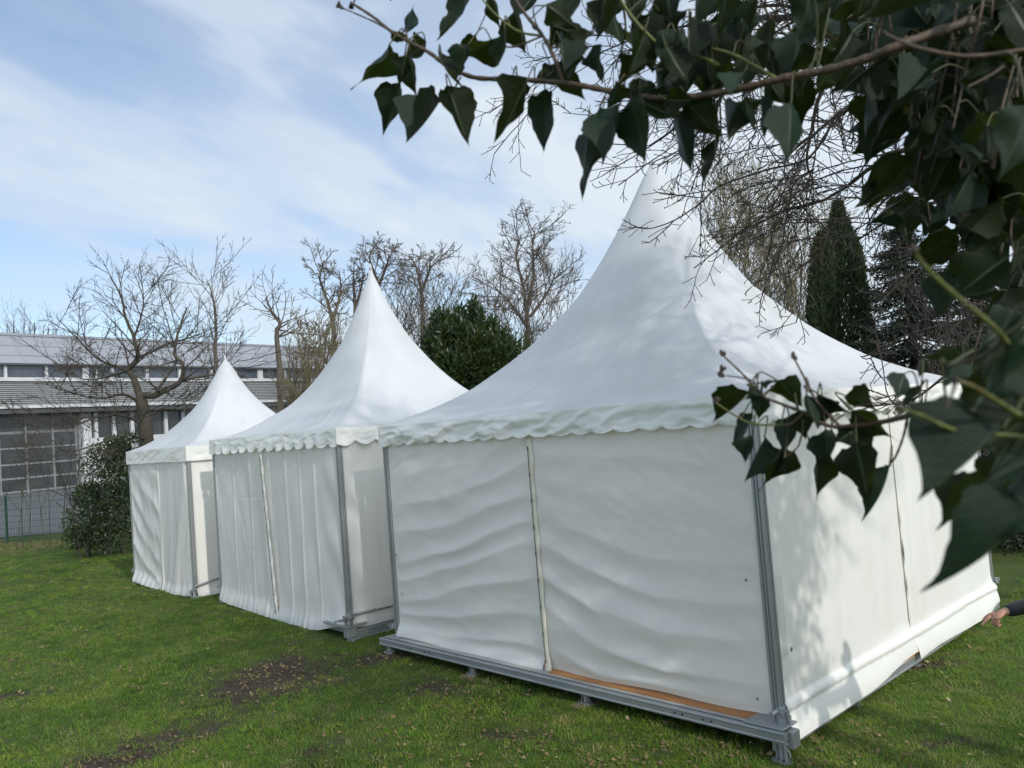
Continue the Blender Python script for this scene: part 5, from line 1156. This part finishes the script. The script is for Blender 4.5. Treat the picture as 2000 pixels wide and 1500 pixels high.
# ------------------------------------------------------------------ people at the right, just outside the frame apart from one arm
skin = mat('skin', (.50, .27, .19), .5, noise=(20, (.42, .20, .14), .45, .7), spec=.4); jk = mat('jacket_black', (.016, .017, .021), .6, bump=(60, .2)); jn = mat('trousers_dark', (.03, .035, .05), .8); hr = mat('hair_brown', (.05, .03, .018), .7, bump=(90, .5)); shoe = mat('shoe_black', (.02, .02, .02), .5)
whm = mat('eye_white', (.7, .68, .65), .3); grn = mat('coat_olive', (.05, .055, .035), .75)
def skinmesh(name, V, E, R, m, parent, sub=2, root=0):
    me = bpy.data.meshes.new(name); me.from_pydata([tuple(v) for v in V], E, []); me.update()
    o = put(name, me, m, parent); sk = o.modifiers.new('skin', 'SKIN'); sk.use_smooth_shade = True
    for i, d in enumerate(me.skin_vertices[0].data): d.radius = (R[i] if isinstance(R[i], tuple) else (R[i], R[i])); d.use_root = (i == root)
    s = o.modifiers.new('sub', 'SUBSURF'); s.levels = sub; s.render_levels = sub
    return o
def chain(V, E, R, start, pts, rad):
    k = start
    for p, q in zip(pts, rad): V.append(p); R.append(q); E.append((k, len(V)-1)); k = len(V)-1
    return k
def person(pos, rz, height, label, jm, arm_pts=None, arm_side=1, bend=0.):
    s = height/1.75; T = thing('person', label, 'person', (pos[0], pos[1], float(gh(pos[0], pos[1]))), rz)
    Mi = Matrix.Rotation(-rz, 3, 'Z'); T0 = Vector((pos[0], pos[1], T.location.z))
    f = lambda x, y, z: (x*s, y*s-bend*max(0, z-1.0), z*s)       # local: faces -y
    # body (skin): head, neck, chest, hidden limbs, hands
    def arm(sd):
        if arm_pts is not None and sd == arm_side: return [tuple((Mi @ (Vector(p)-T0))) for p in arm_pts]
        return [f(.20*sd, 0, 1.42), f(.25*sd, .03, 1.14), f(.25*sd, -.05, .89)]
    V = [f(0, 0, 1.0)]; R = [(.145*s, .10*s)]; E = []
    k = chain(V, E, R, 0, [f(0, 0, 1.2), f(0, .0, 1.38), f(0, .01, 1.47), f(0, 0, 1.56)], [(.125*s, .09*s), (.14*s, .09*s), (.055*s, .055*s), (.05*s, .055*s)])
    hd = chain(V, E, R, k, [f(0, -.02, 1.63), f(0, -.02, 1.70)], [(.072*s, .088*s), (.068*s, .085*s)])
    for sd in (1, -1):
        chain(V, E, R, 0, [f(.09*sd, 0, .92), f(.10*sd, -.01, .50), f(.10*sd, .02, .10), f(.11*sd, -.05, .05), f(.11*sd, -.15, .035)], [.085*s, .055*s, .036*s, .034*s, .03*s])
        a = arm(sd); chain(V, E, R, 2, [a[0], a[1], a[2]], [.05*s, .036*s, .025*s])
    skinmesh('body', V, E, R, skin, T, 2)
    # hands: palm then five fingers, each its own chain
    for sd in (1, -1):
        a = arm(sd); el, wr = Vector(a[1]), Vector(a[2]); dv = (wr-el).normalized()
        pointing = arm_pts is not None and sd == arm_side
        if pointing: dv = (dv*.55+(Mi @ Vector((-.62, -.05, -.78)))*.6).normalized()
        side = dv.cross(Vector((0, 0, 1)) if abs(dv.z) < .8 else Vector((0, 1, 0))).normalized(); up = side.cross(dv)
        if pointing: side, up = -(Mi @ Vector((-.25, .2, -.95))).cross(dv).normalized(), None; side = side.normalized(); up = side.cross(dv).normalized()
        V = [tuple(wr-dv*.02*s), tuple(wr+dv*.03*s), tuple(wr+dv*.075*s)]; R = [(.026*s, .020*s), (.033*s, .017*s), (.036*s, .015*s)]; E = [(0, 1), (1, 2)]
        skinmesh('hand', V, E, R, skin, T, 2)
        bend_ = up
        for i, (w, Lf) in enumerate(((-.030, .078), (-.010, .086), (.010, .080), (.028, .064))):
            b0 = wr+dv*.070*s+side*w*s; c = .12 if (pointing and i == 0) else (1.25 if pointing else .45); p = b0; V = [tuple(p-dv*.012*s)]; R = [.0088*s]; E = []; ang = 0; n_ = 0
            for seg in (.45, .31, .24):
                ang += c*(.8 if seg == .45 else 1.0); dd = dv*math.cos(ang)+bend_*math.sin(ang); p = p+dd*Lf*s*seg; V.append(tuple(p)); R.append((.0086-.0011*n_)*s); E.append((len(V)-2, len(V)-1)); n_ += 1
            skinmesh('finger', V, E, R, skin, T, 2)
        p = wr+dv*.025*s-side*.026*s; V = [tuple(p)]; R = [.012*s]; E = []
        for kk, seg in enumerate((.038, .030, .024)):
            dd = (dv*(.75+.1*kk)-side*(.62-.18*kk)+bend_*(.25+.2*kk)).normalized(); p = p+dd*seg*s; V.append(tuple(p)); R.append((.0115-.0012*kk)*s); E.append((kk, kk+1))
        skinmesh('thumb', V, E, R, skin, T, 2)
    # face
    fy = lambda x, y, z: Vector(f(x, y, z))
    b = MB(); q = fy(0, -.105, 1.655); b.cyl(tuple(q+Vector((0, .012, .03*s))), tuple(q+Vector((0, -.016*s, -.012*s))), .006*s, 8, r2=.013*s); b.build('nose', skin, T, smooth=True)
    for sd in (1, -1):
        q = fy(.031*sd, -.094, 1.685); b = MB(); b.cyl(tuple(q), tuple(q+Vector((0, -.006*s, 0))), .012*s, 10, r2=.008*s); b.cyl(tuple(q+Vector((0, -.006*s, 0))), tuple(q+Vector((0, -.0075*s, 0))), .005*s, 8, 1); b.build('eye', [whm, shoe], T)
        q = fy(.082*sd, .0, 1.67); b = MB(); b.tube([tuple(q+Vector((0, .012*math.cos(a), .03*s*math.sin(a)))) for a in np.linspace(0, 6.28, 9)], .008*s, 6); b.build('ear', skin, T, smooth=True)
    q = fy(0, -.098, 1.612); b = MB(); b.tube([tuple(q+Vector((.024*s*x, .008*x*x, 0))) for x in (-1, -.5, 0, .5, 1)], .005*s, 6); b.build('mouth', mat('lips', (.38, .14, .11), .5), T, smooth=True)
    V = [f(0, .03, 1.60), f(0, .03, 1.69), f(0, .0, 1.755), f(0, -.05, 1.765)]; skinmesh('hair', V, [(0, 1), (1, 2), (2, 3)], [.07*s, (.082*s, .075*s), (.075*s, .06*s), (.055*s, .03*s)], hr, T, 2)
    # jacket, trousers, shoes
    V = [f(0, 0, .92)]; R = [(.175*s, .125*s)]; E = []; c = chain(V, E, R, 0, [f(0, 0, 1.15), f(0, 0, 1.36), f(0, .01, 1.47)], [(.16*s, .115*s), (.165*s, .11*s), (.07*s, .07*s)])
    for sd in (1, -1):
        a = arm(sd); w = Vector(a[1])*.07+Vector(a[2])*.93; chain(V, E, R, 2, [a[0], a[1], tuple((Vector(a[1])+w)/2), tuple(w)], [.072*s, .056*s, .048*s, .042*s])
    skinmesh('jacket', V, E, R, jm, T, 2)
    V = [f(0, 0, .98)]; R = [(.15*s, .11*s)]; E = []
    for sd in (1, -1): chain(V, E, R, 0, [f(.09*sd, 0, .88), f(.10*sd, -.01, .50), f(.10*sd, .02, .10)], [.098*s, .072*s, .06*s])
    skinmesh('trousers', V, E, R, jn, T, 2)
    for sd in (1, -1):
        V = [f(.10*sd, .04, .05), f(.11*sd, -.06, .045), f(.12*sd, -.17, .035)]; skinmesh('shoe', V, [(0, 1), (1, 2)], [.05*s, .048*s, .036*s], shoe, T, 2)
    return T
hand = at(1957, 1196, 5.05)
p1 = (3.70, 5.25)
person(p1, R_(-62), 1.72, 'person in a black jacket pointing down at the grass, only the arm in view', jk, arm_pts=[(3.56, 5.24, 1.36), tuple(at(2034, 1176, 5.12)), tuple(hand)], arm_side=-1)
person((3.33, 4.72), R_(-70), 1.66, 'second person in an olive coat, standing off to the right, seen only as a shadow', grn)

# ------------------------------------------------------------------ grass, fallen leaves
def tuft(seed, n, h, w, rad, lean):
    r = np.random.RandomState(seed); V = []; F = []
    for i in range(n):
        a = r.uniform(0, 6.28); q = rad*r.rand()**.5; b = np.array([math.cos(a)*q, math.sin(a)*q, -.008]); da = r.uniform(0, 6.28); ln = lean*r.uniform(.3, 1.4); d = np.array([math.cos(da)*ln, math.sin(da)*ln, 1.]); d /= np.linalg.norm(d)
        H = h*r.uniform(.5, 1.2); s = np.array([-math.sin(da), math.cos(da), 0])*w*r.uniform(.6, 1.1); m = b+d*H*.55; t = b+d*H+np.array([math.cos(da), math.sin(da), -.5])*H*.28*ln*1.6
        k = len(V); V += [b-s, b+s, m+s*.75, m-s*.75, t]; F += [(k, k+1, k+2, k+3), (k+3, k+2, k+4)]
    return fmesh('grass_tuft', np.array(V), F)
def grass_mat():
    m = bpy.data.materials.new('grass_blades'); m.use_nodes = True; t = m.node_tree; L = t.links.new; p = t.nodes['Principled BSDF']; out = t.nodes['Material Output']
    oi = nn(t, 'ShaderNodeObjectInfo'); geo = nn(t, 'ShaderNodeNewGeometry'); n1 = nn(t, 'ShaderNodeTexNoise'); n1.inputs['Scale'].default_value = .9; n1.inputs['Detail'].default_value = 5; L(geo.outputs['Position'], n1.inputs['Vector'])
    r1 = ramp(t, [(0, (.080, .175, .014)), (.45, (.145, .26, .024)), (.75, (.215, .31, .040)), (.93, (.25, .265, .065)), (1, (.36, .31, .16))], oi.outputs['Random'])
    r2 = ramp(t, [(.34, (.66, .74, .7)), (.48, (1, 1, 1)), (.66, (1.18, 1.1, .95))], n1.outputs[0])
    mx = nn(t, 'ShaderNodeMix', data_type='RGBA', blend_type='MULTIPLY'); mx.inputs[0].default_value = 1; L(r1.outputs[0], mx.inputs[6]); L(r2.outputs[0], mx.inputs[7]); L(mx.outputs[2], p.inputs['Base Color'])
    p.inputs['Roughness'].default_value = .55; p.inputs['Specular IOR Level'].default_value = .3
    tr = nn(t, 'ShaderNodeBsdfTranslucent'); L(mx.outputs[2], tr.inputs[0]); ms = nn(t, 'ShaderNodeMixShader', i0=.35); L(p.outputs[0], ms.inputs[1]); L(tr.outputs[0], ms.inputs[2]); L(ms.outputs[0], out.inputs[0])
    return m
def grass():
    gm = grass_mat(); src = bpy.data.collections.new('grass_tufts')
    for i, (n, h, w, rad, ln) in enumerate([(26, .045, .0022, .07, .8), (24, .055, .0024, .08, 1.0), (20, .035, .0022, .08, 1.3), (22, .062, .0024, .06, .8)]):
        me = tuft(900+i, n, h, w, rad, ln); me.materials.append(gm); o = bpy.data.objects.new('grass_tuft', me); o['kind'] = 'stuff'; src.objects.link(o)
    # lawn patch carrying the density
    xs = np.concatenate([np.arange(-20, -9, .5), np.arange(-9, 7.01, .16), np.arange(7.3, 14, .4)]); ys = np.concatenate([np.arange(3.2, 12, .16), np.arange(12, 26.4, .45)])
    X, Y = np.meshgrid(xs, ys, indexing='ij'); me = gridmesh('grass', np.stack([X, Y, gh(X, Y)], -1))
    w = worn(X, Y); dist = np.sqrt(X*X+Y*Y); den = np.interp(dist, [4, 6, 9, 14, 20, 28], [430, 400, 290, 190, 110, 70])
    den = den*np.clip(1.12-1.7*w+.5*fbm(X*5, Y*5, 61, 3), .08, 1)*(.62+.9*np.clip(fbm(X*1.3, Y*1.3, 44, 4)+.45, 0, 1))
    inv = np.abs(X) > (.70*Y+1.2); den[inv] *= 0
    for k, (bx, by, a, S, zp, dz) in TENTS.items():
        u = (X-bx)*math.cos(a)+(Y-by)*math.sin(a); v = (X-bx)*math.sin(a)-(Y-by)*math.cos(a); den[(u > .1) & (u < S-.1) & (v > .1)] = 0; den[(u > -.05) & (u < S) & (v > -.15) & (v < .1)] *= .35
    den[Y > 24.6] *= .3
    at_ = me.attributes.new('den', 'FLOAT', 'POINT'); at_.data.foreach_set('value', den.ravel().astype(np.float32))
    o = put('grass', me, None, kind='stuff', label='short green lawn grass with bare worn patches', cat='grass')
    ng = bpy.data.node_groups.new('grass', 'GeometryNodeTree'); ng.interface.new_socket('Geometry', in_out='INPUT', socket_type='NodeSocketGeometry'); ng.interface.new_socket('Geometry', in_out='OUTPUT', socket_type='NodeSocketGeometry')
    N = ng.nodes.new; L = ng.links.new; gi = N('NodeGroupInput'); go = N('NodeGroupOutput'); ds = N('GeometryNodeDistributePointsOnFaces'); na = N('GeometryNodeInputNamedAttribute'); na.data_type = 'FLOAT'; na.inputs[0].default_value = 'den'
    L(gi.outputs[0], ds.inputs['Mesh']); L(na.outputs[0], ds.inputs['Density']); ci = N('GeometryNodeCollectionInfo'); ci.inputs[0].default_value = src; ci.inputs['Separate Children'].default_value = True; ci.inputs['Reset Children'].default_value = True
    ip = N('GeometryNodeInstanceOnPoints'); ip.inputs['Pick Instance'].default_value = True; L(ds.outputs['Points'], ip.inputs['Points']); L(ci.outputs[0], ip.inputs['Instance'])
    rv = N('FunctionNodeRandomValue'); rv.data_type = 'FLOAT_VECTOR'; rv.inputs[0].default_value = (-.12, -.12, 0); rv.inputs[1].default_value = (.12, .12, 6.28); L(rv.outputs[0], ip.inputs['Rotation'])
    rs = N('FunctionNodeRandomValue'); rs.data_type = 'FLOAT'; rs.inputs[2].default_value = .65; rs.inputs[3].default_value = 1.25; rs.inputs['Seed'].default_value = 3; L(rs.outputs[1], ip.inputs['Scale'])
    L(ip.outputs[0], go.inputs[0]); md = o.modifiers.new('grass', 'NODES'); md.node_group = ng
grass()
def litter():
    r = np.random.RandomState(12); lm = mat('fallen_leaf', (.20, .14, .06), .8, noise=[(4, (.10, .07, .032), .4, .62), (7, (.42, .34, .18), .55, .68)], transl=.15)
    N = 90000; x = r.uniform(-8, 6, N); y = r.uniform(3.4, 13, N); w = worn(x, y); sh = np.exp(-(((x-.6)/2.6)**2+((y-5.9)/1.8)**2))
    prob = .05+.9*w*w+.95*sh*np.clip(.5+1.6*fbm(x*1.6, y*1.6, 55, 3), 0, 1); prob *= np.interp(y, [3.4, 8, 13], [.55, .5, .3])
    k = (r.rand(N) < prob) & (np.abs(x) < .68*y+.8)
    for kk, (bx, by, a, S, zp, dz) in TENTS.items():
        u = (x-bx)*math.cos(a)+(y-by)*math.sin(a); v = (x-bx)*math.sin(a)-(y-by)*math.cos(a); k &= ~((u > 0) & (v > -.05) & (u < S))
    x, y = x[k], y[k]; n = len(x); z = gh(x, y)+.012+.022*r.rand(n); s = .0105*r.uniform(.45, 1.9, n)
    nr = np.stack([r.randn(n)*.45, r.randn(n)*.45, np.ones(n)], -1); nr /= np.linalg.norm(nr, axis=1)[:, None]; q = r.randn(n, 3); a = np.cross(nr, q); a /= np.linalg.norm(a, axis=1)[:, None]; b = np.cross(nr, a); c = np.stack([x, y, z], -1); s = s[:, None]
    V = np.stack([c-a*s*1.5, c-a*s*.3+b*s*.9+nr*s*.35, c+a*s*1.5+nr*s*.2, c-a*s*.2-b*s*.85+nr*s*.35], 1).reshape(-1, 3); i = np.arange(n)[:, None]*4
    F = np.concatenate([np.concatenate([i, i+1, i+2], 1), np.concatenate([i, i+2, i+3], 1)])
    put('fallen_leaves', fmesh('fallen_leaves', V, F), lm, kind='stuff', label='small dry brown leaves scattered over the lawn', cat='leaves')
    # the largest single leaves
    rr = random.Random(8)
    def lobed(seed):
        q = random.Random(seed); n = 10; V = [(0, 0, .006)]; 
        for i in range(n):
            a = i/n*6.283; rad = (1 if i % 2 == 0 else .5)*q.uniform(.8, 1.15); V.append((rad*math.cos(a)*1.2, rad*math.sin(a)*.8, q.uniform(-.05, .35)))
        V.append((-1.9, .1, .1)); V.append((-1.9, .04, .1))
        return fmesh('fallen_leaf', V, [(0, i+1, (i+1) % n+1) for i in range(n)]+[(0, n+1, n+2)])
    ms = [lobed(i) for i in range(4)]
    lm2 = mat('fallen_leaf_pale', (.42, .33, .23), .75, noise=(3, (.28, .2, .13), .4, .7), rand=.15)
    for k, (px, py, lab) in enumerate([(1782, 1342, 'curled pale lobed leaf on the grass right of the largest tent'), (1853, 1372, 'small tan leaf on the grass, right of the curled pale one'), (1830, 1408, 'tan leaf nearest the bottom right stalks'), (1842, 1422, 'pale dry leaf beside the bottom right stalks'), (1000, 1438, 'pale oval leaf at the bottom centre'), (1226, 1408, 'brown lobed leaf below the front rail of the largest tent')]):
        p = gp(px, py); o = put('fallen_leaf', ms[k % 4], lm2, None, label=lab, cat='leaf', group='fallen leaves on the lawn'); o.location = (p[0], p[1], p[2]+.025); o.scale = (.028,)*3; o.rotation_euler = (rr.uniform(-.3, .3), rr.uniform(-.3, .3), rr.uniform(0, 6))
litter()
